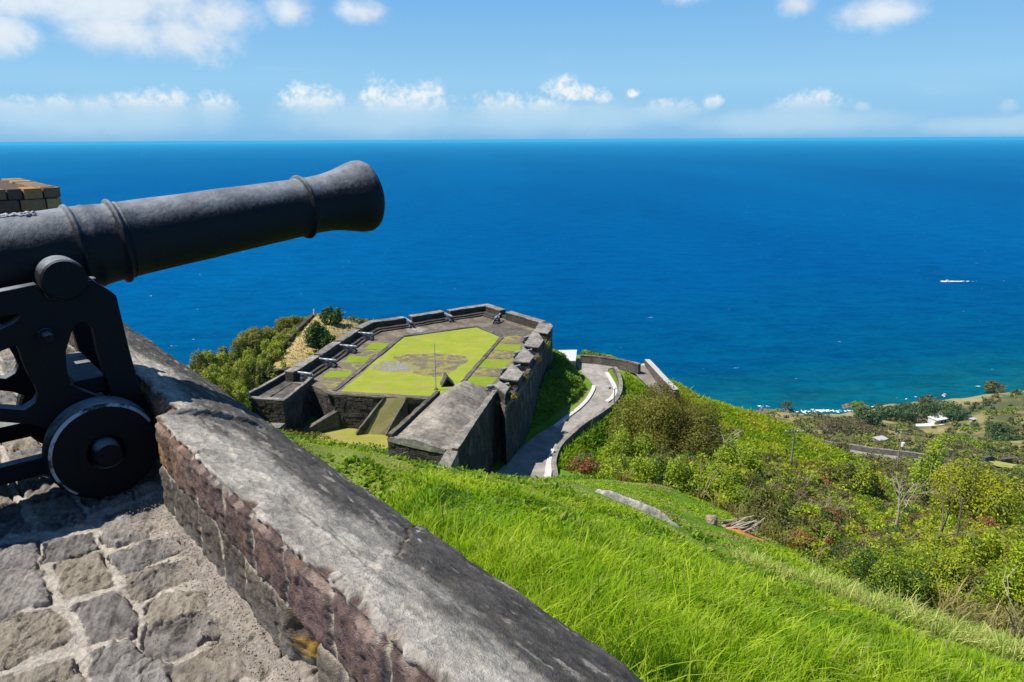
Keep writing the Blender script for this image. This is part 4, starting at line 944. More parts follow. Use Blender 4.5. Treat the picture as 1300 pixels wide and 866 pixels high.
# ramp and stair side at the near edge, down to the lower lawn
ZL = ZB - 4.0
pr = W2([(490, 505), (514, 505.5)], ZB) ; pb = W2([(455, 551), (486, 552)], ZL)
P3 = lambda p, z: (p[0], p[1], z)
mb = MB().add([P3(pr[0], ZB - .02), P3(pr[1], ZB - .02), P3(pb[1], ZL), P3(pb[0], ZL), P3(pr[0], ZL - 1), P3(pr[1], ZL - 1), P3(pb[1], ZL - 1), P3(pb[0], ZL - 1)],
              [(0, 1, 2, 3), (7, 6, 5, 4), (0, 4, 5, 1), (1, 5, 6, 2), (2, 6, 7, 3), (3, 7, 4, 0)])
M_RAMP = lawn_material('trodden_ramp', (.22, .19, .10), (.26, .25, .08)); part(mb, 'ramp', M_RAMP)
def slope_wall(p, q, zp, zq, w, h, name, mat=None):
    a, b = np.array(p), np.array(q); d = (b - a) / np.linalg.norm(b - a); nn = np.array([-d[1], d[0]]) * w / 2
    c4 = [a - nn, b - nn, b + nn, a + nn]; zz = [zp, zq, zq, zp]
    part(MB().prism([tuple(c) for c in c4], ZL - 1.0, [z + h for z in zz] if True else 0), name, mat or M_TOP)
def prism_sw(p, q, zp, zq, w, h, name, mat=None, zbot=None):
    a, b = np.array(p), np.array(q); d = (b - a) / np.linalg.norm(b - a); nn = np.array([-d[1], d[0]]) * w / 2
    c4 = [a - nn, b - nn, b + nn, a + nn]; zz = [zp + h, zq + h, zq + h, zp + h]; z0 = ZL - 1.0 if zbot is None else zbot
    v = [(c[0], c[1], z0) for c in c4] + [(c[0], c[1], z) for c, z in zip(c4, zz)]
    part(MB().add(v, [(3, 2, 1, 0), (4, 5, 6, 7), (0, 1, 5, 4), (1, 2, 6, 5), (2, 3, 7, 6), (3, 0, 4, 7)]), name, mat or M_KERB)
prism_sw(W2([(488, 504.5)], ZB)[0], W2([(452, 552)], ZL)[0], ZB, ZL + .1, .45, .18, 'ramp_wall')
prism_sw(W2([(516, 505.5)], ZB)[0], W2([(489, 553)], ZL)[0], ZB, ZL + .1, .45, .18, 'ramp_wall')
prism_sw(W2([(428, 512)], ZB - 1.0)[0], W2([(386, 553)], ZL)[0], ZB - 2.2, ZL + .3, .7, .4, 'ramp_wall')
# coping along the near edge of the platform
kerb([(413, 498), (428, 501.5), (478, 504), (488, 504.5)], 'edge_coping'); kerb([(517, 505.5), (545, 506.5)], 'edge_coping')
M_BRICKW = brick_material('coursed_stone', (.075, .065, .05), (.11, .10, .08), (.15, .14, .11), 1.0); 
L = W2([(424, 502.5), (486, 505)], ZB); a_, b_ = np.array(L[0]), np.array(L[1]); d_ = (b_ - a_) / np.linalg.norm(b_ - a_); n_ = np.array([d_[1], -d_[0]])
def block_wall(a, b, n_out, z0, z1, rows_, lo, hi, name, mats, parent, seed, thick=.18):
    """coursed rubble: every course cut into its own blocks, joined into one face"""
    g_ = np.random.default_rng(seed); L_ = np.linalg.norm(np.array(b) - np.array(a)); d_ = (np.array(b) - np.array(a)) / L_; h = (z1 - z0) / rows_; mb = MB()
    for r in range(rows_):
        x = -g_.random() * lo
        while x < L_:
            w = g_.uniform(lo, hi); x0_, x1_ = max(0, x) + .02, min(L_, x + w) - .02; x += w
            if x1_ - x0_ < .06: continue
            pr_ = g_.uniform(.02, .09); p0 = np.array(a) + d_ * x0_; p1 = np.array(a) + d_ * x1_; nn = np.array(n_out)
            mb.prism([tuple(p0 - nn * thick), tuple(p1 - nn * thick), tuple(p1 + nn * pr_), tuple(p0 + nn * pr_)], z0 + r * h + .02, z0 + (r + 1) * h - .02)
    return part(mb, name, mats, parent, bevel=.02)
block_wall(a_, b_, n_, ZL - .5, ZB - .08, 9, .5, 1.0, 'retaining_wall', M_PAR, bas, 5)
lowl = rag(W2([(404, 553), (430, 522), (478, 524), (520, 520), (545, 520), (520, 566), (480, 585), (415, 580), (392, 572)], ZL), 6, .2, 40)
lo_ = MB().prism(lowl, ZL - .6, ZL).build('lower_lawn', M_LOWLAWN); tag(lo_, 'mown lower lawn in front of the bastion', kind='structure')
# shrubs rooted in the outer wall
# ------------------------------------------------------------------ right-hand casemate with its long cement roof
ZC = ZB + 1.0
cas = empty('casemate', at(560, 530, ZC)); tag(cas, 'long stone casemate with pale cement roof nearest the grass slope', 'casemate')
fl, rg, fr, nr, nl = [at(u, v, ZC)[:2] for u, v in [(553.3, 497.5), (590, 489), (631, 496), (581.5, 571), (492, 552)]]
lerp = lambda a, b, k: (a[0] + (b[0] - a[0]) * k, a[1] + (b[1] - a[1]) * k)
br_ = at(638, 590, ZR)[:2]
part(MB().prism([nl, nr, fr, fl], ZB - 8.5, ZC - .35, batter=[nl, (nr[0], nr[1]), (br_[0] * .3 + fr[0] * .7, fr[1]), fl]), 'wall', M_WALL, cas)
# low vaulted roof: a grid between the side parapets, rising to a ridge
V, Fc = [], []; NU, NVv = 14, 24
for i in range(NU + 1):
    for j in range(NVv + 1):
        u_, v_ = .07 + .85 * i / NU, .0 + .985 * j / NVv
        a = lerp(nl, nr, u_); b = lerp(fl, fr, u_); p = lerp(a, b, v_)
        V.append((p[0], p[1], ZC - .33 + (.42 + 1.25 * j / NVv) * (1 - abs(2 * i / NU - 1) ** 1.3)))
for i in range(NU):
    for j in range(NVv): k_ = i * (NVv + 1) + j; Fc.append((k_, k_ + NVv + 1, k_ + NVv + 2, k_ + 1))
part(MB().add(V, Fc), 'roof', M_ROOF, cas, smooth=True)
def side_parapet(a0, b0, a1, b1, z0, z1, name, mat):
    o = part(MB().prism([a0, b0, b1, a1], z0, z1 - .08), name, M_PAR, cas); return part(MB().prism([a0, b0, b1, a1], z1 - .078, z1), 'parapet_top', mat, cas)
side_parapet(nl, fl, lerp(nl, nr, .065), lerp(fl, fr, .065), ZC - .6, ZC + .12, 'parapet', M_KERB)
side_parapet(nr, fr, lerp(nr, nl, .075), lerp(fr, fl, .075), ZC - .6, ZC + .10, 'parapet', M_TOP)
side_parapet(lerp(nr, nl, .09), lerp(fr, fl, .09), lerp(nr, nl, .15), lerp(fr, fl, .15), ZC - .6, ZC - .18, 'parapet', M_TOP)
# coursed front
d_ = np.array(nr) - np.array(nl); d_ /= np.linalg.norm(d_); n_ = np.array([d_[1], -d_[0]])
block_wall(nl, lerp(nl, nr, .80), n_, ZB - 3.2, ZC - .30, 9, .4, .9, 'front_masonry', M_PAR, cas, 8)
V = []
for k_ in range(13):
    p = lerp(nl, nr, .02 + .80 * k_ / 12); h = ZC - .28 + .46 * (1 - abs(2 * k_ / 12 - 1) ** 1.4)
    V += [(p[0] + n_[0] * .14, p[1] + n_[1] * .14, ZC - .7), (p[0] + n_[0] * .14, p[1] + n_[1] * .14, h), (p[0] - n_[0] * .35, p[1] - n_[1] * .35, h + .01), (p[0] - n_[0] * .35, p[1] - n_[1] * .35, ZC - .7)]
part(MB().add(V, [(4 * k_ + a, 4 * k_ + 4 + a, 4 * k_ + 4 + (a + 1) % 4, 4 * k_ + (a + 1) % 4) for k_ in range(12) for a in range(4)]), 'front_coping', M_TOP, cas)
# near right-hand shoulder steps down
p0 = lerp(nr, nl, .16); part(MB().prism([p0, nr, (nr[0] + n_[0] * 2.0 + .1, nr[1] + n_[1] * 2.0), (p0[0] + n_[0] * 2.0, p0[1] + n_[1] * 2.0)], ZB - 8, [ZC - .2, ZC - .2, ZC - 1.3, ZC - 1.3]), 'shoulder', M_TOP, cas)
# stair hood: a small gabled stone porch standing on the platform behind the roof
hA, hB, hT = at(558, 491, ZB), at(580, 489, ZB), at(566.5, 479, ZB + 1.1)
hx = np.array(hB[:2]) - np.array(hA[:2]); hl = np.linalg.norm(hx); hx /= hl; hn = np.array([hx[1], -hx[0]])
def hood(scale, depth, z0, zt, shift):
    c_ = (np.array(hA[:2]) + np.array(hB[:2])) / 2 + hn * shift; w_ = hl / 2 * scale
    q_ = [c_ - hx * w_, c_ + hx * w_, c_ - hx * w_ * .15]; back = [p - hn * depth for p in q_]
    v = [(q_[0][0], q_[0][1], z0), (q_[1][0], q_[1][1], z0), (q_[2][0], q_[2][1], zt), (back[0][0], back[0][1], z0), (back[1][0], back[1][1], z0), (back[2][0], back[2][1], zt)]
    return MB().add(v, [(0, 1, 2), (5, 4, 3), (0, 3, 4, 1), (1, 4, 5, 2), (2, 5, 3, 0)])
part(hood(1.0, 1.6, ZB - .3, ZB + 1.35, .3), 'stair_hood', M_KERB, cas)
M_DARK = plain('dark_opening', (.012, .011, .010), 1.0, .05); part(hood(.66, .3, ZB, ZB + .95, .36), 'stair_opening', M_DARK, cas)
# ------------------------------------------------------------------ left-hand guardhouse, flat roof sunk behind a rim
ZG = ZB + .6
gh = empty('guardhouse', at(350, 495, ZG)); tag(gh, 'small square stone guardhouse with dark sunken flat roof, left of the lawn', 'guardhouse')
q = [at(u, v, ZG)[:2] for u, v in [(303, 504.5), (360, 508.5), (398, 478), (369, 468.5)]]
cc_ = np.mean(q, 0); inn = [lerp(p, cc_, .13) for p in q]
part(MB().prism(q, ZB - 7, ZG - .75), 'wall', M_WALL, gh)
part(MB().prism([lerp(p, cc_, .12) for p in q], ZG - .748, ZG - .70), 'roof', M_ROOFD, gh)
for i in range(4):
    j = (i + 1) % 4
    o = part(MB().prism([q[i], q[j], inn[j], inn[i]], ZG - .748, ZG - .1), 'rim_wall', M_PAR, gh)
    a0, b0 = lerp(q[i], cc_, -.012), lerp(q[j], cc_, -.012); oo = MB().prism([a0, b0, lerp(inn[j], cc_, .02), lerp(inn[i], cc_, .02)], ZG - .098, ZG).build('rim_coping', M_TOP, o); weather(oo.data, .055); oo.data.transform(Matrix.Translation(-gh.location))
rv = [lerp(q[0], cc_, .15), lerp(q[1], cc_, .15), lerp(q[2], cc_, .15), lerp(q[3], cc_, .15)]
part(MB().prism([lerp(rv[0], rv[1], .38), lerp(rv[0], rv[1], .44), lerp(rv[3], rv[2], .44), lerp(rv[3], rv[2], .38)], ZG - .70, ZG - .62), 'roof_ridge', M_ROOFD, gh)
d_ = np.array(q[1]) - np.array(q[0]); d_ /= np.linalg.norm(d_); n_ = np.array([d_[1], -d_[0]])
block_wall(q[0], q[1], n_, ZB - 3.0, ZG - .15, 9, .5, 1.0, 'front_masonry', M_PAR, gh, 12)
# low apron step in front of it
a0 = np.array(q[0]) + n_ * .15; b0 = np.array(q[1]) + n_ * .15
part(MB().prism([tuple(a0), tuple(b0), tuple(b0 + n_ * 1.3), tuple(a0 + n_ * 1.3)], ZB - 6, ZB - 2.1), 'apron', M_TOP, gh)
# ------------------------------------------------------------------ guns on the platform
M_BG = iron('sea_battery_gun_iron', (.115, .14, .17), .32, .25, .6); M_BC = iron('sea_battery_carriage_iron', (.045, .055, .07), .45, .2, .5)
def make_gun():
    root = empty('bastion_gun')
    zx, el = .98, .06
    pf_ = [(-1.25, 0), (-1.25, .05), (-1.18, .07), (-1.12, .05), (-1.08, .19), (-1.0, .215), (-.6, .20), (-.56, .21), (-.5, .195), (.1, .185), (.14, .195), (.2, .175), (1.0, .145), (1.04, .16), (1.1, .14), (1.3, .155), (1.45, .195), (1.5, .19), (1.5, .07), (.9, .065), (.9, 0)]
    MB().lathe(pf_, (0, 0, zx), (1, 0, el), 20).build('barrel', M_BG, root, smooth=True, angle=40)
    MB().lathe([(-.38, .08), (.38, .08)], (.05, 0, zx - .03), (0, 1, 0), 12).build('trunnion', M_BG, root, smooth=True)
    for sd in (-1, 1):
        O = [(-1.15, .28), (.35, .28), (.42, .5), (.30, .93), (-.15, .93), (-.25, .78), (-.55, .76), (-.6, .62), (-.9, .60), (-.95, .46), (-1.15, .44)]
        mb = MB(); y0, y1 = sorted((sd * .25, sd * .33)); n = len(O)
        mb.add([(a, y0, b) for a, b in O] + [(a, y1, b) for a, b in O], [tuple(range(n)), tuple(range(n, 2 * n))[::-1]] + [(i, (i + 1) % n, n + (i + 1) % n, n + i) for i in range(n)])
        mb.build('bracket', M_BC, root)
        for xc, r_ in ((.2, .26), (-.85, .22)):
            MB().lathe([(0, r_), (.10, r_), (.105, .07), (.15, .06), (.15, 0)], (xc, sd * .335, r_), (0, sd, 0), 20).build('wheel', M_BC, root, smooth=True, angle=40)
    for xc, r_ in ((.2, .26), (-.85, .22)): MB().box(xc - .08, xc + .08, -.25, .25, r_ - .05, r_ + .12).build('axletree', M_BC, root)
    return root
GUNS = [((376, 471), (396, 477), 'pale gun barrel beside the guardhouse roof, mostly hidden by it'), ((407, 453), (427, 461), 'grey gun at the left parapet nearest the guardhouse'),
        ((433, 436), (453, 443), 'grey gun at the middle gap of the left parapet'), ((456, 421), (474, 426), 'grey gun at the left parapet just before its seaward corner'),
        ((516, 405), (529, 416), 'grey gun pointing seaward through the left gap of the far parapet'), ((565, 398), (579, 409), 'grey gun pointing seaward through the right gap of the far parapet'),
        ((638, 397), (624, 408), 'dark grey gun at the far corner by the tan parapet'), ((685, 425), (661, 430), 'grey gun behind the farthest splayed merlons on the right'),
        ((677, 444), (648, 449.5), 'grey gun second from the far end of the right merlons'), ((661.6, 464), (632, 470.5), 'grey gun third from the far end of the right merlons'),
        ((645, 488), (615.5, 491.5), 'grey gun half hidden behind the casemate roof corner')]
g0 = make_gun()
INV = [np.array(p) for p in INNER]
for i, (mz, bz, lab) in enumerate(GUNS):
    o = g0 if i == 0 else copy_tree(g0)
    m_ = np.array(at(*mz, ZB + 1.05)[:2]); b_ = np.array(at(*bz, ZB + .9)[:2]); 
    if i < 7:                                    # square to the parapet they stand at
        mid = (m_ + b_) / 2; k_ = min(range(len(INV) - 1), key=lambda j: line_dist(np.array([mid[0]]), np.array([mid[1]]), [(*INV[j], 0), (*INV[j + 1], 0)])[0][0])
        dd = INV[k_ + 1] - INV[k_]; dd /= np.linalg.norm(dd); nn = np.array([-dd[1], dd[0]]); ang = math.atan2(nn[1], nn[0])
        if i == 6: ang = math.atan2((m_ - b_)[1], (m_ - b_)[0])
        if i in (4, 5): mid = np.array(at(*mz, ZB + 1.05)[:2]) - nn * 1.15
    else:
        mid = (m_ + b_) / 2; ang = math.atan2((m_ - b_)[1], (m_ - b_)[0])
    o.location = (mid[0], mid[1], ZB + .005); o.rotation_euler = (0, 0, ang)
    tag(o, lab, 'gun', 'guns on the bastion platform')
# flagpole
fp = at(553.5, 494, ZB + .1); ft_ = atY(553.5, 436, fp[1])
pole = empty('flagpole', fp); tag(pole, 'thin bare white flagpole at the corner of the platform lawn', 'flagpole')
M_WHT = plain('white_paint', (.62, .61, .58), .6, .3, 8, .25, .1)
M_POLE = plain('grey_pole_paint', (.34, .33, .31), .6, .3, 8, .25, .1)
MB().tube([(0, 0, 0), (0, 0, (ft_[2] - fp[2]) * .6), (0, 0, ft_[2] - fp[2])], [.06, .05, .03], 10).build('mast', M_POLE, pole, smooth=True)
MB().lathe([(0, .05), (.05, .07), (.1, .0)], (0, 0, ft_[2] - fp[2]), (0, 0, 1), 10).build('truck_ball', M_POLE, pole, smooth=True)
MB().lathe([(0, .25), (.12, .25), (.2, .09), (.3, .07)], (0, 0, -.1), (0, 0, 1), 16).build('base', M_KERB, pole, smooth=True, angle=40)
# walled plot left of the bastion
pw = empty('plot_wall', at(335, 470, ZB - .4)); tag(pw, 'low dry-stone wall round the straw-coloured plot left of the bastion', 'wall')
PWL = smooth_line([at(u, v, ZB + .05) for u, v in [(372, 465.5), (350, 469.5), (337, 469.5), (330, 466), (332, 462), (342, 452), (358, 437), (374, 420), (390, 405), (399, 397.5)]], 5)
A_, B_ = off(PWL, .35), off(PWL, -.35); V, Fc = [], []
for i, (a, b) in enumerate(zip(A_, B_)):
    h = ZB + .05 + random.uniform(-.12, .12); V += [(a[0], a[1], ZB - 3.2), (a[0], a[1], h), (b[0], b[1], h + .03), (b[0], b[1], ZB - 3.2)]
Fc = [(4 * i + a, 4 * i + 4 + a, 4 * i + 4 + (a + 1) % 4, 4 * i + (a + 1) % 4) for i in range(len(A_) - 1) for a in range(4)] + [(0, 1, 2, 3), tuple(4 * (len(A_) - 1) + a for a in (3, 2, 1, 0))]
part(MB().add(V, Fc), 'masonry', M_PAR, pw)
pp = atY(398.7, 396, at(399, 398, ZB + .25)[1])
# ================================================================== access road, kerbs, retaining walls
def asphalt(name, c):
    k = NT(name); p = k.pos(); n = k.noise(p, 12, 5, .7); n2 = k.noise(p, .6, 5, .6); n3 = k.noise(k.mapv(p, (.5, .5, .5)), 1.0, 3)
    cc = k.mix(n, tuple(x * .6 for x in c), tuple(x * 1.4 for x in c)); cc = k.mix(.7, cc, k.mix(k.ramp(n2, [(.35, 0), (.65, 1)]), (.65, .64, .63), (1.3, 1.28, 1.25)), 'MULTIPLY')
    crk = k.voro(k.mapv(p, (.35, .35, .35)), 1.0, 'DISTANCE_TO_EDGE'); pt = k.noise(p, .9, 5, .7)
    cc = k.mix(k.ramp(crk, [(.0, .55), (.02, 0)]), cc, tuple(x * .45 for x in c)); cc = k.mix(k.ramp(pt, [(.56, 0), (.62, .5)]), cc, tuple(x * .62 for x in c))
    return k.set(cc, .95, k.bump(n, .3, .02), spec=.15)
M_ROAD = asphalt('road_concrete', (.26, .24, .215))
def ribbon(A, B, name, mat, dz=0.0, n=5):
    V, Fc = [], []; m = len(A)
    for a, b in zip(A, B):
        for k in range(n + 1): V.append((a[0] + (b[0] - a[0]) * k / n, a[1] + (b[1] - a[1]) * k / n, a[2] + (b[2] - a[2]) * k / n + dz + .05 * (1 - (2 * k / n - 1) ** 2)))
    for i in range(m - 1):
        for k in range(n): Fc.append((i * (n + 1) + k, i * (n + 1) + k + 1, (i + 1) * (n + 1) + k + 1, (i + 1) * (n + 1) + k))
    return MB().add(V, Fc).build(name, mat, smooth=True)
def resample(L, n):
    L = np.array(L); s = np.concatenate([[0], np.cumsum(np.linalg.norm(np.diff(L[:, :2], axis=0), axis=1))]); q = np.linspace(0, s[-1], n)
    return [tuple(np.interp(v, s, L[:, k]) for k in range(3)) for v in q]
rl, rr_ = resample(ROAD_L, 70), resample(ROAD_R, 70)
tag(ribbon(rl, rr_, 'road', M_ROAD), 'pale concrete road curving past the bastion', kind='structure')
# apron joining road, turning place and lane
M_ROAD2 = asphalt('lane_concrete', (.19, .175, .155))
ap = [at(u, v, ZR + .02) for u, v in [(735, 468), (730, 458), (740, 452), (772, 453), (806, 459.5), (822, 464), (800, 468), (783, 465.5), (774, 468)]]
tag(MB().prism([p[:2] for p in ap], ZR - .4, ZR + .03).build('turning_place', M_ROAD), 'concrete turning place above the sea', kind='structure')
la = [at(u, v, z) for u, v, z in [(800, 466.5, ZR + .0), (812, 481, ZR - .4), (828, 496, ZR - .9), (845, 510, ZR - 1.4)]]; lb = [at(u, v, z) for u, v, z in [(818, 464.5, ZR + .0), (834, 477, ZR - .4), (849, 493, ZR - .9), (862, 507, ZR - 1.4)]]
tag(ribbon(resample(la, 20), resample(lb, 20), 'lane', M_ROAD2, .05), 'lower lane with white edge line', kind='structure')
def strip(px, z, w, h, name, mat, lab, cat, group=None, jit=0.0):
    L = resample(smooth_line([at(*p, z if len(p) == 2 else z) for p in px], 5), 26); o_ = L[0]
    A, B = off(L, w / 2), off(L, -w / 2); V = []
    for i, (a, b) in enumerate(zip(A, B)):
        hh = z + h + random.uniform(-jit, jit); V += [(a[0], a[1], z - .8), (a[0], a[1], hh), (b[0], b[1], hh), (b[0], b[1], z - .8)]
    Fc = [(4 * i + a, 4 * i + 4 + a, 4 * i + 4 + (a + 1) % 4, 4 * i + (a + 1) % 4) for i in range(len(A) - 1) for a in range(4)] + [(0, 1, 2, 3), tuple(4 * (len(A) - 1) + a for a in (3, 2, 1, 0))]
    V = [(p[0] - o_[0], p[1] - o_[1], p[2] - z) for p in V]
    o = MB().add(V, Fc).build(name, mat); o.location = (o_[0], o_[1], z); return tag(o, lab, cat, group)
M_KW = plain('white_kerb_paint', (.44, .43, .41), .8, .2, 3, .6, .3, .02)
strip([(704, 543), (718, 532), (734, 520), (745, 509), (752.3, 497), (754, 491)], ZR, .55, .22, 'kerb', M_KW, 'white kerb at the bastion side of the road, curving below the grassy bank', 'kerb', 'white road kerbs')
strip([(693, 618), (696, 602), (697, 592), (700, 581), (704, 572)], ZR, .75, .22, 'kerb', M_KW, 'white kerb at the near bend of the road, by the dark retaining wall', 'kerb', 'white road kerbs')
strip([(770, 474), (775, 482), (780, 491), (781, 499), (776, 507), (770, 511)], ZR, .6, .22, 'kerb', M_KW, 'broad white kerb on the inner bend of the road beside the lamp post', 'kerb', 'white road kerbs')
def wall_line(px, z, w, top, bot, name, mat_face, mat_top, lab, cat, rough=.06):
    L = resample(smooth_line([at(*p, z) for p in px], 6), 44); o_ = Vector((L[0][0], L[0][1], z)); root = empty(name, o_); tag(root, lab, cat)
    A, B = off(L, w / 2), off(L, -w / 2)
    def run(z0, z1, nm, mat, wd=0.0):
        V = []
        for a, b in zip(off(L, w / 2 + wd), off(L, -w / 2 - wd)):
            h = z1 + random.uniform(-rough, rough) * .5
            V += [(a[0] - o_.x, a[1] - o_.y, z0), (a[0] - o_.x, a[1] - o_.y, h), (b[0] - o_.x, b[1] - o_.y, h), (b[0] - o_.x, b[1] - o_.y, z0)]
        Fc = [(4 * i + a, 4 * i + 4 + a, 4 * i + 4 + (a + 1) % 4, 4 * i + (a + 1) % 4) for i in range(len(A) - 1) for a in range(4)] + [(0, 1, 2, 3), tuple(4 * (len(A) - 1) + a for a in (3, 2, 1, 0))]
        return MB().add(V, Fc).build(nm, mat, root)
    run(bot, top - .06, 'masonry', mat_face); run(top - .062, top, 'coping', mat_top, .04); return root
M_RUB = wall_material('rubble_stone', (.10, .088, .075), (.22, .19, .16), 2.2, .5)
wall_line([(704, 640), (706, 615), (704, 598), (703, 588), (709, 570), (722, 556), (742, 539), (762, 526), (778, 514), (786, 502), (788, 488), (784, 474), (780, 468)], ZR + .35, .5, .35, -2.6, 'retaining_wall', M_RUB, M_TOP,
          'low curving stone retaining wall along the outer side of the road', 'retaining wall')
wall_line([(737, 450.5), (760, 452.5), (790, 457), (812, 463)], ZR + 1.35, .6, 0, -1.6, 'sea_wall', M_RUB, M_RUB, 'dark rubble wall along the seaward edge of the turning place', 'wall', .25)
wall_line([(821.5, 456), (832, 467), (845, 481), (859, 495)], ZR + 1.1, .75, 0, -2.2, 'lane_wall', M_RUB, plain('pale_wall_top', (.36, .34, .30), .9), 'straight stone wall with broad pale top on the right of the lower lane', 'wall', .06)
# painted edge line of the lane
le = [at(u, v, ZR - .4) for u, v in [(816, 465.5), (826, 471.5), (836, 480), (848, 494)]]
tag(ribbon(resample([(p[0] - .16, p[1], ZR + .12 - .5 * i) for i, p in enumerate(le)], 16), resample([(p[0] + .16, p[1], ZR + .12 - .5 * i) for i, p in enumerate(le)], 16), 'edge_line', M_KW, .02, 1), 'white edge line of the lower lane', kind='structure')
# little white concrete hut on the shoulder behind the bank
q = [at(u, v, ZR + 1.6)[:2] for u, v in [(707, 444.5), (732.5, 444), (731, 458), (716, 458)]]
hut = empty('concrete_hut', (*np.mean(q, 0), ZR)); tag(hut, 'small flat-roofed white concrete hut behind the grassy bank', 'hut')
hq = [(p[0] - hut.location.x, p[1] - hut.location.y) for p in q]
MB().prism([(a * .93, b * .93) for a, b in hq], -2, 1.38).build('wall', plain('grey_render', (.30, .29, .27)), hut)
MB().prism(hq, 1.38, 1.6).build('roof', plain('grey_white_roof', (.42, .43, .43), .8, .2, 2, .4), hut, bevel=.03)
# lamp post at the inner bend
lp = at(779.5, 519, ZR - .2); lt = atY(779.8, 493.5, lp[1])[2] - lp[2]
lamp = empty('lamp_post', lp); tag(lamp, 'short dark lamp post with white head at the inner bend of the road', 'lamp post')
MB().tube([(0, 0, -.5), (0, 0, lt)], [.07, .05], 10).build('post', M_BC, lamp, smooth=True)
MB().lathe([(0, .05), (.05, .26), (.16, .24), (.28, .10), (.30, 0)], (0, 0, lt - .02), (0, 0, 1), 16).build('lamp_head', M_WHT, lamp, smooth=True)
MB().tube([(0, 0, lt - .15), (-.35, 0, lt + .10), (-.55, 0, lt + .18)], .035, 8).build('arm', M_BC, lamp, smooth=True)
MB().lathe([(0, .08), (.1, .18), (.3, .16), (.36, .05)], (-.85, 0, lt + .08), (1, 0, .3), 12).build('floodlight', M_BC, lamp, smooth=True)
# ================================================================== plants
def leaf_material(name, trans=.35, rough=.6, spec=.3):
    k = NT(name); c = k.attr('Col', 'Color'); k.set(c, rough, spec=spec)
    tr = k.n('ShaderNodeBsdfTranslucent'); k.l(k.mix(1.0, c, (1.25, 1.3, .35), 'MULTIPLY'), tr.inputs['Color'])
    mx = k.n('ShaderNodeMixShader'); mx.inputs[0].default_value = trans
    k.l(k.b.outputs[0], mx.inputs[1]); k.l(tr.outputs[0], mx.inputs[2]); k.l(mx.outputs[0], k.out.inputs['Surface']); return k.m
M_LEAF = leaf_material('leaves', .42); M_BLADE = leaf_material('grass_blades', .5, .6, .12); M_DRYLEAF = leaf_material('dry_leaves', .2, .8, .1)
M_BARK = plain('bark', (.16, .125, .09), .95, .1, 12, .6, .6, .03); M_DEAD = plain('bleached_wood', (.34, .29, .235), .95, .1, 14, .5, .5, .02)
def unit(a): return a / (np.linalg.norm(a, axis=-1, keepdims=True) + 1e-9)
def leaves_np(P, Nrm, L, Wd, rng):
    """diamond leaves at P facing roughly Nrm"""
    n = len(P); a = unit(np.cross(Nrm, rng.normal(size=(n, 3)))); b = np.cross(Nrm, a)
    L = np.broadcast_to(L, (n,))[:, None]; Wd = np.broadcast_to(Wd, (n,))[:, None]
    return np.stack([P - a * L * .5, P + b * Wd * .5 + Nrm * L * .06, P + a * L * .5, P - b * Wd * .5 + Nrm * L * .06], 1).reshape(-1, 3)
def bush_np(c, rx, ry, rz, L, rng, cols, cover=1.5, lobes=9, flat=.35, mixn=None, inner=.55):
    """crown of leaves as a heap of lobes standing on point c; returns vertices and colours"""
    th = rng.uniform(0, 2 * np.pi, lobes); rad = np.sqrt(rng.uniform(0, .75, lobes)); hz = rng.uniform(.22, .95, lobes) * np.sqrt(np.clip(1 - rad ** 2 * .75, 0, 1))
    lc = np.stack([np.cos(th) * rad * .80, np.sin(th) * rad * .80, hz * .85], 1); lr = rng.uniform(.19, .40, lobes)
    area = 4 * np.pi * np.sum((lr * np.cbrt(rx * ry * rz)) ** 2) * .55
    n = int(np.clip(area * cover / (L * L * .45), 40, 60000))
    k = rng.choice(lobes, n, p=lr ** 2 / np.sum(lr ** 2)); d = unit(rng.normal(size=(n, 3)) + np.array([0, 0, flat]))
    rr = 1 - np.abs(rng.normal(0, 1, n)) * (1 - inner) * .45; rr = np.where(rng.random(n) < .10, rng.uniform(1.0, 1.16, n), rr)
    p = lc[k] + d * (lr[k] * rr)[:, None]; m = p[:, 2] > .02; p, d, k = p[m], d[m], k[m]; n = len(p)
    P = np.asarray(c) + p * np.array([rx, ry, rz])
    Nr = unit(d * .7 + rng.normal(size=(n, 3)) * .55 + np.array([-.1, 0, .35]))
    cols = np.asarray(cols); lobe_c = rng.integers(0, len(cols), lobes)
    ci = np.where(rng.random(n) < .55, lobe_c[k], rng.integers(0, len(cols), n)); C = cols[ci] * rng.uniform(.68, 1.5, (n, 1))
    V = leaves_np(P, Nr, L * rng.uniform(.65, 1.35, n), L * .55 * rng.uniform(.7, 1.2, n), rng)
    return V, np.repeat(C, 4, 0)
def leaf_object(name, lst, mat=None, parent=None, ofs=None):
    V = np.concatenate([a for a, b in lst]); C = np.concatenate([b for a, b in lst])
    if ofs is not None: V = V - np.array(ofs)
    return np_mesh(name, V, np.arange(len(V)).reshape(-1, 4), mat or M_LEAF, parent, col=np.clip(C, 0, 1), smooth=False)
GRN = [(.17, .24, .012), (.24, .30, .014), (.12, .175, .012), (.28, .32, .018)]
YEL = [(.25, .275, .012), (.34, .31, .014), (.19, .245, .014), (.27, .29, .014)]
OLI = [(.10, .11, .022), (.135, .135, .03), (.075, .082, .018), (.16, .135, .04)]
DRK = [(.035, .080, .014), (.050, .100, .018), (.07, .13, .018), (.026, .056, .012)]
BRN = [(.15, .105, .055), (.20, .145, .075), (.11, .085, .045), (.10, .11, .03)]
RED = [(.26, .085, .035), (.20, .10, .045), (.13, .10, .03), (.30, .13, .06)]
STR = [(.42, .34, .16), (.36, .30, .14), (.30, .27, .10)]
OLB = [(.15, .125, .018), (.20, .16, .022), (.12, .135, .016), (.085, .07, .016), (.18, .19, .020)]
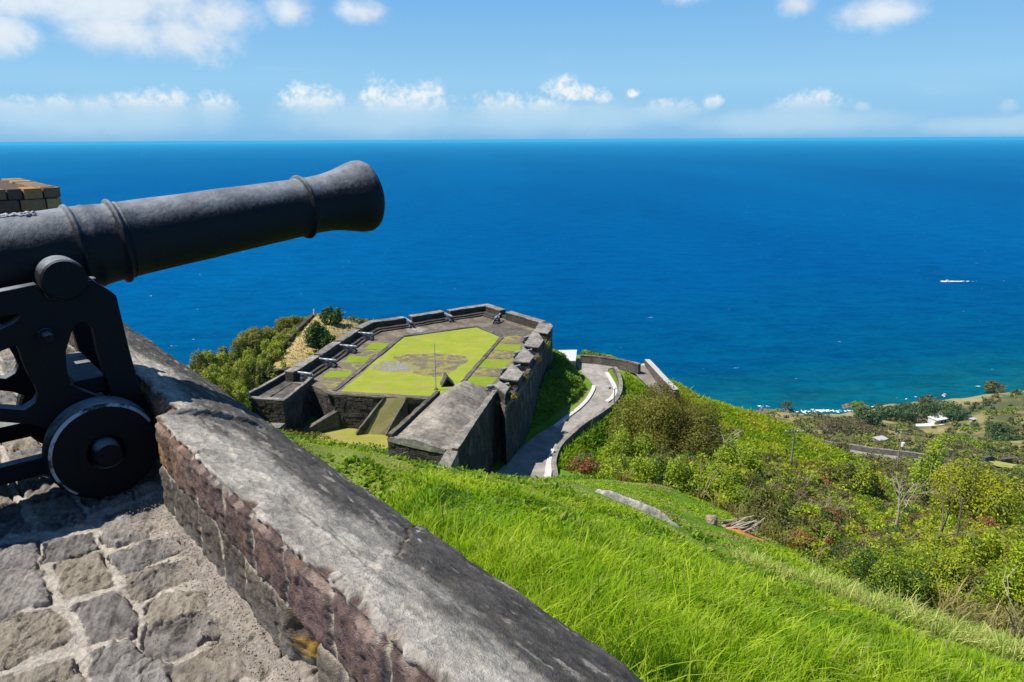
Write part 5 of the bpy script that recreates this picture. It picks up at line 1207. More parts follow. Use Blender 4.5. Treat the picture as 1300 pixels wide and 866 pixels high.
# ------------------------------------------------------------------ near grass
def grass(n, r0, r1, th0, th1, hfun, name, label, colfun, seed, pw=-.3, keep=None, wmul=1.0, cl=7):
    g = np.random.default_rng(seed); e = pw + 1
    m = n // cl; r = (r0 ** e + g.random(m) * (r1 ** e - r0 ** e)) ** (1 / e); th = np.radians(g.uniform(th0, th1, m))
    cx, cy = np.sin(th) * r, np.cos(th) * r; ok = keep(cx, cy); cx, cy, r = cx[ok], cy[ok], r[ok]; m = len(cx)
    sp = .05 + .007 * r
    x = np.repeat(cx, cl) + g.normal(0, 1, m * cl) * np.repeat(sp, cl); y = np.repeat(cy, cl) + g.normal(0, 1, m * cl) * np.repeat(sp, cl)
    ok = keep(x, y); idx = np.repeat(np.arange(m), cl)[ok]; x, y = x[ok], y[ok]; rr = np.hypot(x, y); N = len(x)
    z = ground(x, y)
    h = hfun(x, y, g) * np.exp(g.normal(0, .28, N)); w = np.maximum(.0115, .0021 * rr) * g.uniform(.7, 1.3, N) * wmul
    tdir = g.normal(0, 1, (m, 2)); wind = np.stack([fbm(x / 1.3, y / 1.3, octv=3, seed=101) - .5, fbm(x / 1.3, y / 1.3, octv=3, seed=102) - .5], 1) * 1.2
    ld = tdir[idx] * .42 + g.normal(0, .6, (N, 2)) + wind + np.array([.28, -.12]); lean = h[:, None] * np.clip(ld, -1.6, 1.6) * .62
    fa = g.uniform(0, np.pi, N); sx, sy = np.cos(fa), np.sin(fa)
    ks = np.array([0, .38, .74, 1.0]); ws = np.array([.8, 1.0, .62, .06]); V = np.empty((N, 8, 3))
    for i, (k, q) in enumerate(zip(ks, ws)):
        lx, ly = lean[:, 0] * k ** 1.8, lean[:, 1] * k ** 1.8; hz = h * k - np.hypot(lx, ly) * .32 * k
        V[:, 2 * i] = np.stack([x + lx - sx * w * q / 2, y + ly - sy * w * q / 2, z + hz - .02], 1); V[:, 2 * i + 1] = np.stack([x + lx + sx * w * q / 2, y + ly + sy * w * q / 2, z + hz - .02], 1)
    b = np.arange(N)[:, None] * 8; Fq = np.concatenate([b + np.array([0, 1, 3, 2]), b + np.array([2, 3, 5, 4]), b + np.array([4, 5, 7, 6])])
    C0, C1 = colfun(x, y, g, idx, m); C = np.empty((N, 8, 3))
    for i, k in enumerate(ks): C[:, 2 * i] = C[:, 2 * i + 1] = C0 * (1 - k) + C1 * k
    return tag(np_mesh(name, V.reshape(-1, 3), Fq, M_BLADE, col=np.clip(C.reshape(-1, 3), 0, 1), smooth=True), label, kind='stuff')
_brow = smooth_line([(*atY(u, v, Y)[:2], 0) for u, v, Y in [(372, 554, 18), (450, 573, 19), (520, 589, 19.5), (600, 599, 20), (665, 608, 20), (720, 614, 20.5), (800, 643, 20.5), (860, 671, 20), (900, 692, 18.5), (1000, 728, 16.5), (1150, 780, 14), (1300, 837, 12), (1420, 890, 11)]], 4)
def brow_d(x, y): return line_dist(x, y, _brow)[0]
THK_F = [(700, 60), (735, 44), (790, 36), (840, 33), (930, 30), (985, 25.5), (1050, 22), (1150, 17.5), (1300, 14.5), (1500, 13.5), (1900, 13)]
def px_u(x, y): return CX + x / (y * CP - (-12 - EYE) * SP * 0 + 1e-6) * F * CP   # bearing as a picture column, near enough for zoning
_fu = [math.degrees(math.atan2(atY(u, 660, 20)[0], 20)) for u, y in THK_F]; _fy = [y for u, y in THK_F]
def thick_front(x, y): return np.interp(np.degrees(np.arctan2(x, y)), _fu, _fy)
ROCKL = [atY(u, v, Y) for u, v, Y in [(756, 622, 20.8), (790, 632, 20.6), (815, 645, 20.4), (840, 660, 20.2), (862, 672, 20.0)]]; HEAP = atY(940, 670, 24.2); BOUL = atY(903, 664, 24.0)
def keep_near(x, y):
    t, s = to_ts(x, y); return (t > 1.36) & (y < thick_front(x, y) + .8) & (y > -2) & (line_dist(x, y, ROCKL)[0] > .34) & (np.hypot((x - HEAP[0]) / 1.2, (y - HEAP[1]) / .7) > 1) & (np.hypot(x - BOUL[0], y - BOUL[1] + .15) > .4)
def h_near(x, y, g):
    n = fbm(x / 1.1, y / 1.1, octv=3, seed=110); d = brow_d(x, y); r = np.hypot(x, y); base = (.13 + .25 * sstep(.3, .7, n)) * (1 - .45 * sstep(5, 15, r))
    base = base * (1 - .66 * sstep(4.0, .6, d) * sstep(7, 12, r)); base = np.where(y > 20.8, base * .45, base); return base
def c_near(x, y, g, idx, m):
    n = fbm(x / 1.6, y / 1.6, octv=4, seed=111); n2 = fbm(x / .5, y / .5, octv=3, seed=112); d = brow_d(x, y); r = np.hypot(x, y)
    A = np.array([.21, .36, .008]); B = np.array([.43, .54, .035]); D = np.array([.40, .36, .14]); E_ = np.array([.10, .22, .010])
    mixf = np.clip(.5 + (n2 - .5) * 2.0 + g.normal(0, .22, len(x)) + (g.random(m)[idx] - .5) * .6, 0, 1)[:, None]; C = A * (1 - mixf) + B * mixf
    dk = (sstep(.56, .70, n) * .55)[:, None]; C = C * (1 - dk) + E_ * dk
    dry = sstep(2.6, .2, d) * sstep(5, 11, r) * .6 * sstep(.3, .55, n2 * .5 + fbm(x / 2.5, y / 2.5, octv=3, seed=113) * .5 + .08)
    back = (y > 20.8) * sstep(.50, .62, fbm(x / 1.8, y / 1.8, octv=4, seed=114)) * .8
    dr = np.clip(np.maximum(dry, back) + (g.random(len(x)) < .06) * .8, 0, .9)[:, None]; C = C * (1 - dr) + D * dr
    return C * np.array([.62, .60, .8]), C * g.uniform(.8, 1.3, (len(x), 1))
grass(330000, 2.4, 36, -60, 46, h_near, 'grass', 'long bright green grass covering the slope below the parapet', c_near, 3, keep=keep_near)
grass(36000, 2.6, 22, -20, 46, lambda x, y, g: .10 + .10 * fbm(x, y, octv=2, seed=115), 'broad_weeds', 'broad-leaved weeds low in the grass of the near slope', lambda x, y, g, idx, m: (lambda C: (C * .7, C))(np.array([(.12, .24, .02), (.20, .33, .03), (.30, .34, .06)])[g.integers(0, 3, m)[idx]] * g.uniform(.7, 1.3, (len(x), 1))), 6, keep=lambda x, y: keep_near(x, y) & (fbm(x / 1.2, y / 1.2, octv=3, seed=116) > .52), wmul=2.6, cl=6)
# pale seeding grass along the brow on the right
def keep_brow(x, y): return (brow_d(x, y) < .75 + .5 * fbm(x / .8, y / .8, octv=2, seed=120)) & (np.degrees(np.arctan2(x, y)) > 19) & keep_near(x, y)
def c_dry(x, y, g, idx, m):
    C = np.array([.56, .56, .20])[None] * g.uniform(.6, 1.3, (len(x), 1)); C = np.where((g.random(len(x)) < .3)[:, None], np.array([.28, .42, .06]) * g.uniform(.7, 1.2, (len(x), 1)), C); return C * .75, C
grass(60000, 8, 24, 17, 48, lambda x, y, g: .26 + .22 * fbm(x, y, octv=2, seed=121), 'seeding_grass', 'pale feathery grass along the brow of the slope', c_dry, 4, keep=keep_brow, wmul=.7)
# straw-coloured tussocks at the foot of the scrub
def keep_straw(x, y):
    d = thick_front(x, y) - y; a = np.degrees(np.arctan2(x, y)); return (d > -.9) & (d < .5) & (a > 3) & (fbm(x / 1.7, y / 1.7, octv=2, seed=122) > .5)
def c_str(x, y, g, idx, m):
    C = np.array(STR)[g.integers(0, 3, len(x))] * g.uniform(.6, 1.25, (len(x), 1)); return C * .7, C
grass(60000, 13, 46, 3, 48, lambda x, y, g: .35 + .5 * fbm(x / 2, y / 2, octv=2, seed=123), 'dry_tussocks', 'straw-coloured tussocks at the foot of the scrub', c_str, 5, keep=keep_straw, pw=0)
# ------------------------------------------------------------------ scrub on the right-hand slope (a mass nobody could count)
def thicket():
    g = np.random.default_rng(77); near, far = [], []
    for _ in range(1500):
        a = g.uniform(5.2, 50); Y = np.exp(g.uniform(np.log(13.5), np.log(100))); x, y = np.tan(np.radians(a)) * Y, Y
        yf = float(thick_front(np.array([x]), np.array([y]))[0])
        if y < yf + .9 or y > (62 if a < 17 else 100): continue
        if a < 17 and y > 42 + (a - 3) * .6: continue
        if a < 17 and 56 < y: continue
        n = float(fbm(x / 9, y / 9, octv=2, seed=130)); n2 = float(fbm(x / 7 + 50, y / 7, octv=2, seed=131))
        h = g.uniform(1.0, 1.9) * (.75 + .7 * n); rx = g.uniform(.9, 1.7) * (.8 + Y / 120)
        if y < yf + 2.5: h *= .8
        if g.random() > np.clip((rx * rx) / 1.5 * 40 / Y * .9 + .25, 0, 1): continue
        z = float(ground(np.array([x]), np.array([y]))[0]); L = .0047 * Y * g.uniform(.75, 1.3)
        pal = GRN if n2 < .42 else YEL if n2 < .56 else OLI if n2 < .64 else GRN
        q = g.random()
        if q < .08: pal = BRN
        elif q < .12: pal = RED
        elif q < .17: pal = DRK
        elif q < .26: pal = OLI
        (near if Y < 40 else far).append(bush_np((x, y, z - .15), rx, rx, h, L, g, pal, 1.25, int(g.integers(6, 11))))
    return near, far
nr_, fa_ = thicket()
tag(leaf_object('scrub', nr_), 'dense mixed green scrub covering the near right-hand slope', kind='stuff')
tag(leaf_object('scrub', fa_), 'dense mixed green scrub farther down the right-hand slope', kind='stuff')
# bare stems standing through the scrub
g = np.random.default_rng(78); mb = MB()
for _ in range(110):
    a = g.uniform(6, 48); Y = np.exp(g.uniform(np.log(15), np.log(62))); x = math.tan(math.radians(a)) * Y
    yf = float(thick_front(np.array([x]), np.array([Y]))[0])
    if Y < yf + .5 or (a < 17 and Y > 46): continue
    z = float(ground(np.array([x]), np.array([Y]))[0]); h = g.uniform(1.2, 2.6); r_ = .0009 * Y * g.uniform(.5, 1.1); la, lb = g.normal(0, .35, 2)
    for j in range(int(g.integers(1, 4))):
        la2, lb2 = la + g.normal(0, .3), lb + g.normal(0, .3)
        mb.tube([(x, Y, z), (x + la2 * h * .35 + g.normal(0, .05), Y + lb2 * h * .3, z + h * .5), (x + la2 * h * .8, Y + lb2 * h * .6, z + h * g.uniform(.8, 1.05))], [r_, r_ * .75, r_ * .35], 5)
tag(mb.build('dry_stems', plain('dry_stem_bark', (.27, .21, .14), .95, .1, 8, .5), smooth=True), 'dry bare stems standing through the scrub', kind='stuff')
# rough ground cover: hill shoulder, banks, verge slopes
def cover(regions, name, label, seed, pal, n, hgt=.7, lsz=.0042, flat=.9):
    g = np.random.default_rng(seed); lst = []
    for poly, cnt in regions:
        xs = [p[0] for p in poly]; ys = [p[1] for p in poly]
        x = g.uniform(min(xs), max(xs), cnt * 3); y = g.uniform(min(ys), max(ys), cnt * 3); m = in_poly(x, y, poly); x, y = x[m][:cnt], y[m][:cnt]
        m = (line_dist(x, y, ROAD_C)[0] > 3.0) & (line_dist(x, y, LANE)[0] > 2.2) & ~in_poly(x, y, body); x, y = x[m], y[m]
        z = ground(x, y) + g.random(len(x)) * hgt * (.2 + 1.1 * fbm(x / 2.5, y / 2.5, octv=3, seed=seed)); L = lsz * y * g.uniform(.6, 1.5, len(x))
        P = np.stack([x, y, z], 1); N = unit(g.normal(size=(len(x), 3)) + np.array([-.2, -.2, flat])); k = fbm(x / 6, y / 6, octv=3, seed=seed + 1)
        C = np.array(pal)[np.clip((k * 1.6 - .3 + g.normal(0, .2, len(x))) * len(pal), 0, len(pal) - 1).astype(int)] * g.uniform(.7, 1.3, (len(x), 1))
        lst.append((leaves_np(P, N, L, L * .42, g), np.repeat(C, 4, 0)))
    return tag(leaf_object(name, lst), label, kind='stuff')
LIME = [(.17, .27, .010), (.24, .34, .010), (.30, .38, .012), (.34, .34, .03)]
BANK = [(.06, .13, .012), (.09, .18, .014), (.13, .22, .014), (.18, .27, .016)]
pg = lambda pts: [atY(*p)[:2] for p in pts]
SH = pg([(845, 520, 80), (855, 500, 122), (915, 512, 126), (965, 526, 126), (1010, 541, 122), (1075, 580, 116), (1070, 610, 92), (1000, 600, 80), (930, 590, 72)])
def c_pal(pal):
    def f(x, y, g, idx, m):
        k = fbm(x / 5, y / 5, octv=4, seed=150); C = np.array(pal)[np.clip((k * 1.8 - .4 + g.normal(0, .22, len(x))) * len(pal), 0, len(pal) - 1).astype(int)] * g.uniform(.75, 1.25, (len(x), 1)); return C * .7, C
    return f
hf = lambda x, y, g: .35 + .5 * fbm(x / 3, y / 3, octv=3, seed=151)
grass(60000, 70, 130, 12, 30, hf, 'hill_grass', 'lime green rough grass on the sunlit shoulder of the hill', c_pal(LIME), 140, pw=0, keep=lambda x, y: in_poly(x, y, SH), cl=5)
cover([(SH, 5000)], 'hill_weeds', 'low weeds dotted over the sunlit shoulder of the hill', 147, LIME + [(.10, .13, .03)], 0, .9)
SLOPE = [at(u, v, ZR - 1.5)[:2] for u, v in [(700, 612), (706, 590), (718, 568), (745, 545), (775, 523), (790, 508), (793, 480), (783, 467), (800, 469), (815, 486), (845, 510), (875, 520), (880, 560), (830, 600), (770, 615)]]
VRG = [(.10, .20, .010), (.15, .28, .010), (.21, .35, .012), (.26, .36, .02)]
grass(90000, 55, 125, 1, 22, hf, 'verge_grass', 'bright rough grass on the slope below the road wall', c_pal(VRG), 141, pw=0, keep=lambda x, y: in_poly(x, y, SLOPE) & (line_dist(x, y, ROAD_C)[0] > 3.0) & (line_dist(x, y, LANE)[0] > 2.2), cl=5)
BNK = [at(u, v, ZR + 2)[:2] for u, v in [(704, 440), (722, 452), (735, 466), (746, 484), (738, 497), (722, 512), (700, 527), (672, 552), (660, 560), (676, 520), (700, 470)]]
cover([(BNK, 12000)], 'bank_plants', 'low leafy plants covering the bank under the bastion wall', 142, BANK, 0, 1.3)
ED = [at(u, v, ZR)[:2] for u, v in [(737, 448), (765, 450), (795, 455), (820, 461), (822, 452), (832, 462), (858, 490), (880, 500), (900, 512), (900, 500), (860, 470), (820, 440), (740, 440)]]
cover([(ED, 3500)], 'edge_plants', 'bushy growth along the drop beyond the turning place', 143, LIME + BANK, 0, 1.1)
PLT = [(p[0], p[1]) for p in PLOT]
cover([(PLT, 2600)], 'plot_weeds', 'dry weeds and straw on the walled plot', 144, [(.40, .31, .14), (.34, .25, .12), (.30, .27, .09), (.14, .16, .04)], 0, .16, .003)
NR = pg([(690, 596, 62), (760, 596, 62), (765, 622, 38), (690, 630, 38)])
cover([(NR, 5000)], 'verge_grass', 'rough grass between the brow and the road bend', 146, [(.10, .20, .012), (.16, .27, .012), (.22, .33, .02)], 0, .4)
DWN = [at(u, v, ZL)[:2] for u, v in [(340, 520), (372, 530), (400, 548), (430, 560), (500, 585), (560, 600), (620, 600), (640, 605), (560, 640), (420, 620), (330, 570)]]
cover([(DWN, 9000)], 'foot_weeds', 'tall weeds at the foot of the bastion buildings', 145, BANK + [(.20, .17, .05)], 0, .8)
# ------------------------------------------------------------------ individual trees and shrubs
def limb(mb, p, d, ln, r, depth, g, spread=.6, tips=None, seg=6):
    p = Vector(p); d = Vector(d).normalized(); pts = [p.copy()]; q = p.copy(); dd = d.copy()
    for i in range(4):
        dd = (dd + Vector(g.normal(0, .16, 3))).normalized(); q = q + dd * ln / 4; pts.append(q.copy())
    mb.tube(pts, [r, r * .86, r * .74, r * .62, r * .5], seg)
    if depth <= 0:
        if tips is not None: tips.append(q.copy())
        return
    for i in range(int(g.integers(2, 4))):
        b = pts[int(g.integers(2, 5))]; nd = (dd + Vector(g.normal(0, spread, 3)) + Vector((0, 0, .12))).normalized()
        limb(mb, b, nd, ln * g.uniform(.55, .8), r * .52, depth - 1, g, spread, tips, max(4, seg - 1))
def tree(name, label, cat, base, rx, rz, L, pal, seed, group=None, lobes=14, cover_=1.4, crown0=.25, ry=None, inner=.5):
    """trunk with limbs under a crown of separate leaves; base (x, y, z) on the ground, rz total height"""
    g = np.random.default_rng(seed); root = empty(name, base); tag(root, label, cat, group)
    mb = MB(); r0 = max(.05, rz * .035)
    mb.tube([(0, 0, -.4), (0, 0, rz * .12), (g.normal(0, .03) * rz, g.normal(0, .03) * rz, rz * .30)], [r0 * 1.3, r0, r0 * .8], 9)
    for i in range(6):
        a = i * 1.05 + g.uniform(-.3, .3); limb(mb, (0, 0, rz * g.uniform(.18, .32)), (math.cos(a) * .9, math.sin(a) * .9, g.uniform(.5, 1.3)), rz * .36, r0 * .5, 1, g, .5)
    mb.build('trunk', M_BARK, root, smooth=True)
    V, C = bush_np((0, 0, rz * crown0), rx, ry or rx, rz * (1 - crown0), L, g, pal, cover_, lobes, inner=inner)
    leaf_object('crown', [(V, C)], None, root); return root
def gz(x, y): return float(ground(np.array([x]), np.array([y]))[0])
def place(u, vtop, Y, hmin=.6):
    x, y, zt = atY(u, vtop, Y); z = gz(x, y); return (x, y, z), max(hmin, zt - z)
def ptree(name, label, cat, u, vtop, Y, halfw, pal, seed, lsz=.0045, **kw):
    b, h = place(u, vtop, Y); return tree(name, label, cat, b, halfw * Y / F * 1.02, h, lsz * Y, pal, seed, **kw)
ptree('spreading_tree', 'broad olive-brown tree with rounded crown beside the lower lane', 'tree', 855, 494, 64, 84, OLB, 201, lsz=.0031, lobes=26, crown0=.10, cover_=1.5)
ptree('evergreen_tree', 'dark green bushy tree on the straw plot, nearer and wider of two', 'tree', 404, 410, at(404, 440, ZB - .4)[1], 25, DRK, 202, lobes=16, crown0=.0, cover_=2.6)
ptree('evergreen_tree', 'dark green tree on the straw plot, farther and taller of two', 'tree', 418, 390, at(418, 413, ZB - .4)[1], 17, DRK, 203, lobes=14, crown0=.02, cover_=2.6)
ptree('yellow_shrub', 'yellow-green bushy tree in the scrub behind the bare trees', 'tree', 1245, 593, 62, 62, YEL, 204, lobes=20, crown0=.1)
ptree('shrub', 'bright lime shrub in front of the lower road wall', 'shrub', 1190, 555, 88, 34, LIME, 205, lobes=10)
ptree('shrub', 'russet dead-leaved shrub beside the road bend at the edge of the scrub', 'shrub', 742, 574, 41, 26, RED, 206, lobes=8)
ptree('shrub', 'low rust-red dry shrub amid the scrub below the pole', 'shrub', 1012, 620, 46, 28, RED, 207, lobes=8)
ptree('shrub', 'small rust-leaved shrub low in the scrub', 'shrub', 1108, 680, 24, 15, RED, 208, lobes=6)
ptree('dark_bush', 'dark feathery green bush at the foot of the right-hand scrub', 'shrub', 1135, 705, 17.8, 62, GRN + DRK + [(.09, .15, .015)], 209, lsz=.0042, lobes=22, crown0=.02)
ptree('lime_bush', 'yellow-green leafy bush at the lower right edge of the scrub', 'shrub', 1272, 668, 19, 60, YEL + GRN, 210, lsz=.0058, lobes=22, crown0=.04)
ptree('lime_bush', 'low yellow-green bush between the dark feathery bush and the straw tussocks', 'shrub', 1205, 712, 18.5, 42, YEL + GRN + OLI, 217, lsz=.0055, lobes=18, crown0=.04)
ptree('lime_bush', 'bright yellow-green bush behind the bare saplings at the right edge', 'shrub', 1330, 690, 16, 70, GRN + LIME, 218, lsz=.0058, lobes=20, crown0=.04)
ptree('leafy_bush', 'mid green bush right of the broad olive-brown tree', 'shrub', 935, 560, 47, 45, GRN, 211, lobes=12, crown0=.03)
ptree('leafy_bush', 'mid green bush in front of the broad olive-brown tree', 'shrub', 800, 548, 46, 42, GRN, 212, lobes=12, crown0=.03)
ptree('grey_bush', 'grey-green bush on the crest of the slope beneath the lower road', 'shrub', 1075, 580, 78, 50, OLI + GRN, 213, lobes=14, crown0=.03)
# shrubs clothing the slope left of the walled plot
SHL = [(252, 446, 80, 16, OLI), (268, 442, 90, 20, GRN), (290, 430, 97, 20, OLI), (312, 424, 103, 22, OLI), (330, 415, 108, 24, OLI), (352, 407, 113, 22, OLI), (372, 401, 117, 18, OLI), (386, 402, 120, 10, GRN), (275, 462, 78, 24, GRN), (300, 452, 86, 24, GRN), (322, 442, 92, 22, GRN), (342, 430, 97, 18, GRN), (358, 424, 103, 14, GRN),
       (262, 472, 72, 20, YEL), (288, 475, 75, 22, GRN), (310, 470, 80, 18, OLI), (300, 492, 72, 18, GRN), (318, 460, 86, 14, DRK), (334, 448, 90, 10, DRK), (372, 414, 110, 9, GRN), (280, 490, 70, 16, OLI), (254, 460, 76, 14, OLI), (338, 455, 88, 10, GRN), (350, 443, 94, 9, GRN), (362, 430, 101, 9, OLI), (374, 418, 107, 8, GRN), (384, 409, 113, 7, OLI), (392, 402, 117, 6, GRN), (328, 462, 84, 9, OLI)]
lst = []; g = np.random.default_rng(88)
for u, vt, Y, hw, pal in SHL:
    b, h = place(u, vt, Y); rx = hw * Y / F; lst.append(bush_np(b, rx * 1.1, rx * 1.3, h, .0028 * Y, g, [tuple(a * .5 + b_ * .5 for a, b_ in zip(c, (.20, .205, .035))) for c in pal], 1.9, 14))
tag(leaf_object('scrub', lst), 'dry green scrub clothing the slope left of the walled plot', kind='stuff')
lst = []
for u, vt, Y, hw, pal in [(455, 402, 124, 18, OLI), (440, 404, 126, 12, OLI), (470, 405, 128, 10, GRN), (360, 458, 90, 9, GRN), (395, 452, 97, 7, LIME), (346, 464, 86, 6, GRN)]:
    b, h = place(u, vt, Y, .4); rx = hw * Y / F; lst.append(bush_np(b, rx, rx, h, .004 * Y, g, pal, 1.4, 8))
tag(leaf_object('low_scrub', lst), 'low tufts of scrub around the straw plot', kind='stuff')
# plants rooted in the merlon wall
for i, (u, v, Y_, pal, lab) in enumerate([(641, 489, None, [(.30, .25, .08), (.22, .2, .06), (.16, .14, .06)], 'straw-coloured tuft growing from the nearest merlon of the bastion'), (653, 503, None, [(.25, .19, .05), (.18, .15, .06)], 'small dry tuft on the bastion wall below the nearest merlon'),
                                      (669, 478, None, [(.20, .14, .05), (.13, .12, .05)], 'dry tuft between the near splayed merlons of the bastion'), (684, 455, None, [(.22, .16, .05), (.10, .11, .03)], 'dry tuft between the middle merlons of the bastion'), (694, 437, None, GRN, 'green tuft between the far merlons of the bastion')]):
    p = at(u, v, ZB + .6); rt = empty('wall_tuft', (p[0] + .1, p[1] - .1, p[2] - .5)); tag(rt, lab, 'plant', 'plants growing on the bastion wall')
    V, C = bush_np((0, 0, 0), .62, .62, 1.0, .30, g, pal, 2.0, 7); leaf_object('foliage', [(V, C)], None, rt)
    mb = MB(); [mb.tube([(0, 0, -.3), (math.cos(a) * .15, math.sin(a) * .15, .2), (math.cos(a) * .4, math.sin(a) * .4, .55)], [.04, .03, .01], 5) for a in (0, 2, 4)]; mb.build('stem', M_BARK, rt)
# bare trees
def bare(name, label, u, vb, Y, h, seed, lean=(0, 0), mat=None, depth=3, r=.07, spread=.55, n=3):
    g = np.random.default_rng(seed); x, y, z = atY(u, vb, Y); z = min(z, gz(x, y) + 2.5); root = empty(name, (x, y, z - .1)); tag(root, label, 'bare tree')
    mb = MB(); mb.tube([(0, 0, -1.6), (0, 0, 0), (lean[0] * h * .2, lean[1] * h * .2, h * .35)], [r * 1.25, r, r * .8], 8); mb.build('trunk', mat or M_BARK, root, smooth=True)
    for i in range(n):
        mb = MB(); a = 2 * math.pi * i / n + g.uniform(-.5, .5); limb(mb, (lean[0] * h * .2 * .8, lean[1] * h * .2 * .8, h * (.2 + .12 * i / n)), (lean[0] + math.cos(a) * .7, lean[1] + math.sin(a) * .5, 1.0), h * .42, r * .6, depth, g, spread); mb.build('branch', mat or M_BARK, root, smooth=True)
    return root
bare('bare_tree', 'leafless brown tree leaning right in the middle of the scrub', 1182, 697, 30, 3.6, 301, (.55, 0))
bare('bare_tree', 'leafless grey-brown tree with upright forks amid the scrub', 1138, 665, 36, 3.4, 302, (.05, 0), M_DEAD, 3, .08)
bare('bare_tree', 'tall thin leafless tree above the yellow-green bush', 1222, 640, 42, 4.6, 303, (-.1, 0), M_BARK, 3, .06)
bare('bare_shrub', 'bleached leafless shrub near the orange dry shrub', 1045, 670, 33, 2.2, 304, (.2, 0), M_DEAD, 3, .035, .6, 5)
bare('bare_shrub', 'bleached leafless branches beside the broad olive-brown tree', 915, 575, 50, 3.0, 305, (.5, 0), M_DEAD, 2, .06)
bare('sapling', 'thin pale leafless sapling at the lower right edge, nearer the corner', 1290, 835, 12.2, 2.3, 307, (.25, 0), M_DEAD, 1, .028, .35, 2)
bare('sapling', 'thin brown leafless sapling left of the pale one at the lower right', 1276, 822, 13.0, 2.1, 308, (.35, 0), M_BARK, 1, .026, .35, 2)
st_ = atY(1161, 771, 15.0); s0 = empty('stake', (st_[0], st_[1], gz(st_[0], st_[1]) - .1)); tag(s0, 'short bleached wooden stake standing among the tussocks', 'stake')
MB().tube([(0, 0, -.2), (.01, 0, .4), (.0, 0, st_[2] - s0.location.z + .35)], [.03, .027, .02], 7).build('post', M_DEAD, s0, smooth=True)
# ------------------------------------------------------------------ rock outcrop, stone, heap of cut wood on the lower grass
M_ROCK = top_material('pale_rock', (.40, .375, .34), 3.0)
def rock_mesh(name, pts, w, h, seed, label):
    """an uneven ledge running along pts"""
    L = resample(pts, 40); o_ = L[20]; A = off(L, w); B = off(L, -w * .4); V = []; n = 8
    for i, (a, b) in enumerate(zip(A, B)):
        tp = math.sin(math.pi * min(1, (i + .5) / 40)) ** .5
        for k in range(n + 1):
            q = k / n; x = a[0] + (b[0] - a[0]) * (.5 + (q - .5) * tp); y = a[1] + (b[1] - a[1]) * (.5 + (q - .5) * tp)
            V.append((x, y, gz(x, y) - .12 + (h * tp * math.sin(math.pi * q) ** .6)))
    V = np.array(V); V[:, 2] += (fbm(V[:, 0] / .35, V[:, 1] / .35, octv=4, seed=seed) - .45) * .34; V[:, 0] += (fbm(V[:, 0] / .3, V[:, 1] / .3, octv=3, seed=seed + 1) - .5) * .3
    o = np_mesh(name, V - np.array(o_), grid_faces(40, n + 1), M_ROCK, smooth=False); o.location = o_; return tag(o, label, 'rock')
rock_mesh('rock_outcrop', [atY(u, v, Y) for u, v, Y in [(756, 622, 20.8), (790, 632, 20.6), (815, 645, 20.4), (840, 660, 20.2), (862, 672, 20.0)]], .24, .42, 61, 'long pale rock ledge breaking through the grass on the brow')
ic = bmesh.new(); bmesh.ops.create_icosphere(ic, subdivisions=3, radius=.22)
P = np.array([v.co for v in ic.verts]); d = fbm(P[:, 0] / .12 + 9, P[:, 1] / .12, P[:, 2] / .12, octv=3, seed=64)
for v, k in zip(ic.verts, d): v.co *= .6 + .8 * k
me = bpy.data.meshes.new('boulder'); ic.to_mesh(me); ic.free(); me.materials.append(plain('brown_rock', (.26, .20, .15), .95, .1, 20, .8, .6, .03)); bo = link(bpy.data.objects.new('boulder', me)); p = atY(903, 664, 24.0); bo.location = (p[0], p[1], gz(p[0], p[1]) + .12)
tag(bo, 'small brown stone lying in the grass left of the wood heap', 'stone')
p = atY(940, 668, 24.5); hp = empty('wood_heap', (p[0], p[1], gz(p[0], p[1]))); tag(hp, 'heap of cut dead branches over orange earth beside the scrub', 'wood heap')
g = np.random.default_rng(71)
for i in range(34):
    a = g.uniform(-.5, .6); ln = g.uniform(.5, 1.4); x0, y0 = g.normal(0, .35), g.normal(0, .25); z0 = abs(g.normal(.18, .12)) + .05
    MB().tube([(x0 - math.cos(a) * ln / 2, y0 - math.sin(a) * ln * .3, z0 - .05), (x0, y0, z0 + .04), (x0 + math.cos(a) * ln / 2, y0 + math.sin(a) * ln * .4, z0 + g.uniform(-.05, .35))], [.035, .03, .015], 6).build('branch', M_DEAD if i % 3 else M_BARK, hp, smooth=True)
M_EARTH = plain('orange_earth', (.42, .17, .05), 1.0, .05, 12, .7, .8, .04)
gx_, gy_ = np.meshgrid(np.linspace(-1.3, 1.5, 24), np.linspace(-.9, .5, 16), indexing='ij'); wx, wy = gx_ + p[0], gy_ + p[1]
zz = ground(wx, wy) - hp.location.z + (.11 * np.exp(-((gx_ - .1) / .8) ** 2 - ((gy_ + .2) / .4) ** 2) * 2 - .06) + (fbm(wx / .3, wy / .3, octv=3, seed=72) - .5) * .12
np_mesh('earth', np.stack([gx_, gy_, zz], -1).reshape(-1, 3), grid_faces(24, 16), M_EARTH, hp)
# ================================================================== coastal plain, poles, houses, boats
g = np.random.default_rng(400)
lst = []
for _ in range(2600):
    u = g.uniform(930, 1480); Y = np.exp(g.uniform(np.log(120), np.log(640))); x = atY(u, 560, Y)[0]; z = gz(x, Y)
    if z < -229.5 or (Y < 150 and u < 1060): continue
    if line_dist(np.array([x]), np.array([Y]), LOWROAD)[0][0] < 7: continue
    n = float(fbm(x / 45, Y / 45, octv=3, seed=401))
    if g.random() > .35 + 1.1 * sstep(.35, .6, n): continue
    r = g.uniform(1.2, 3.2) * (.7 + Y / 600); h = r * g.uniform(.7, 1.3)
    pal = OLI if n < .5 else GRN if n < .6 else DRK
    if g.random() < .3: pal = BRN
    pal = [tuple(a * .6 + b * .4 for a, b in zip(c, (.15, .15, .055))) for c in pal]
    lst.append(bush_np((x, Y, z - .3), r, r, h, .0042 * Y, g, pal, 1.3, 7))
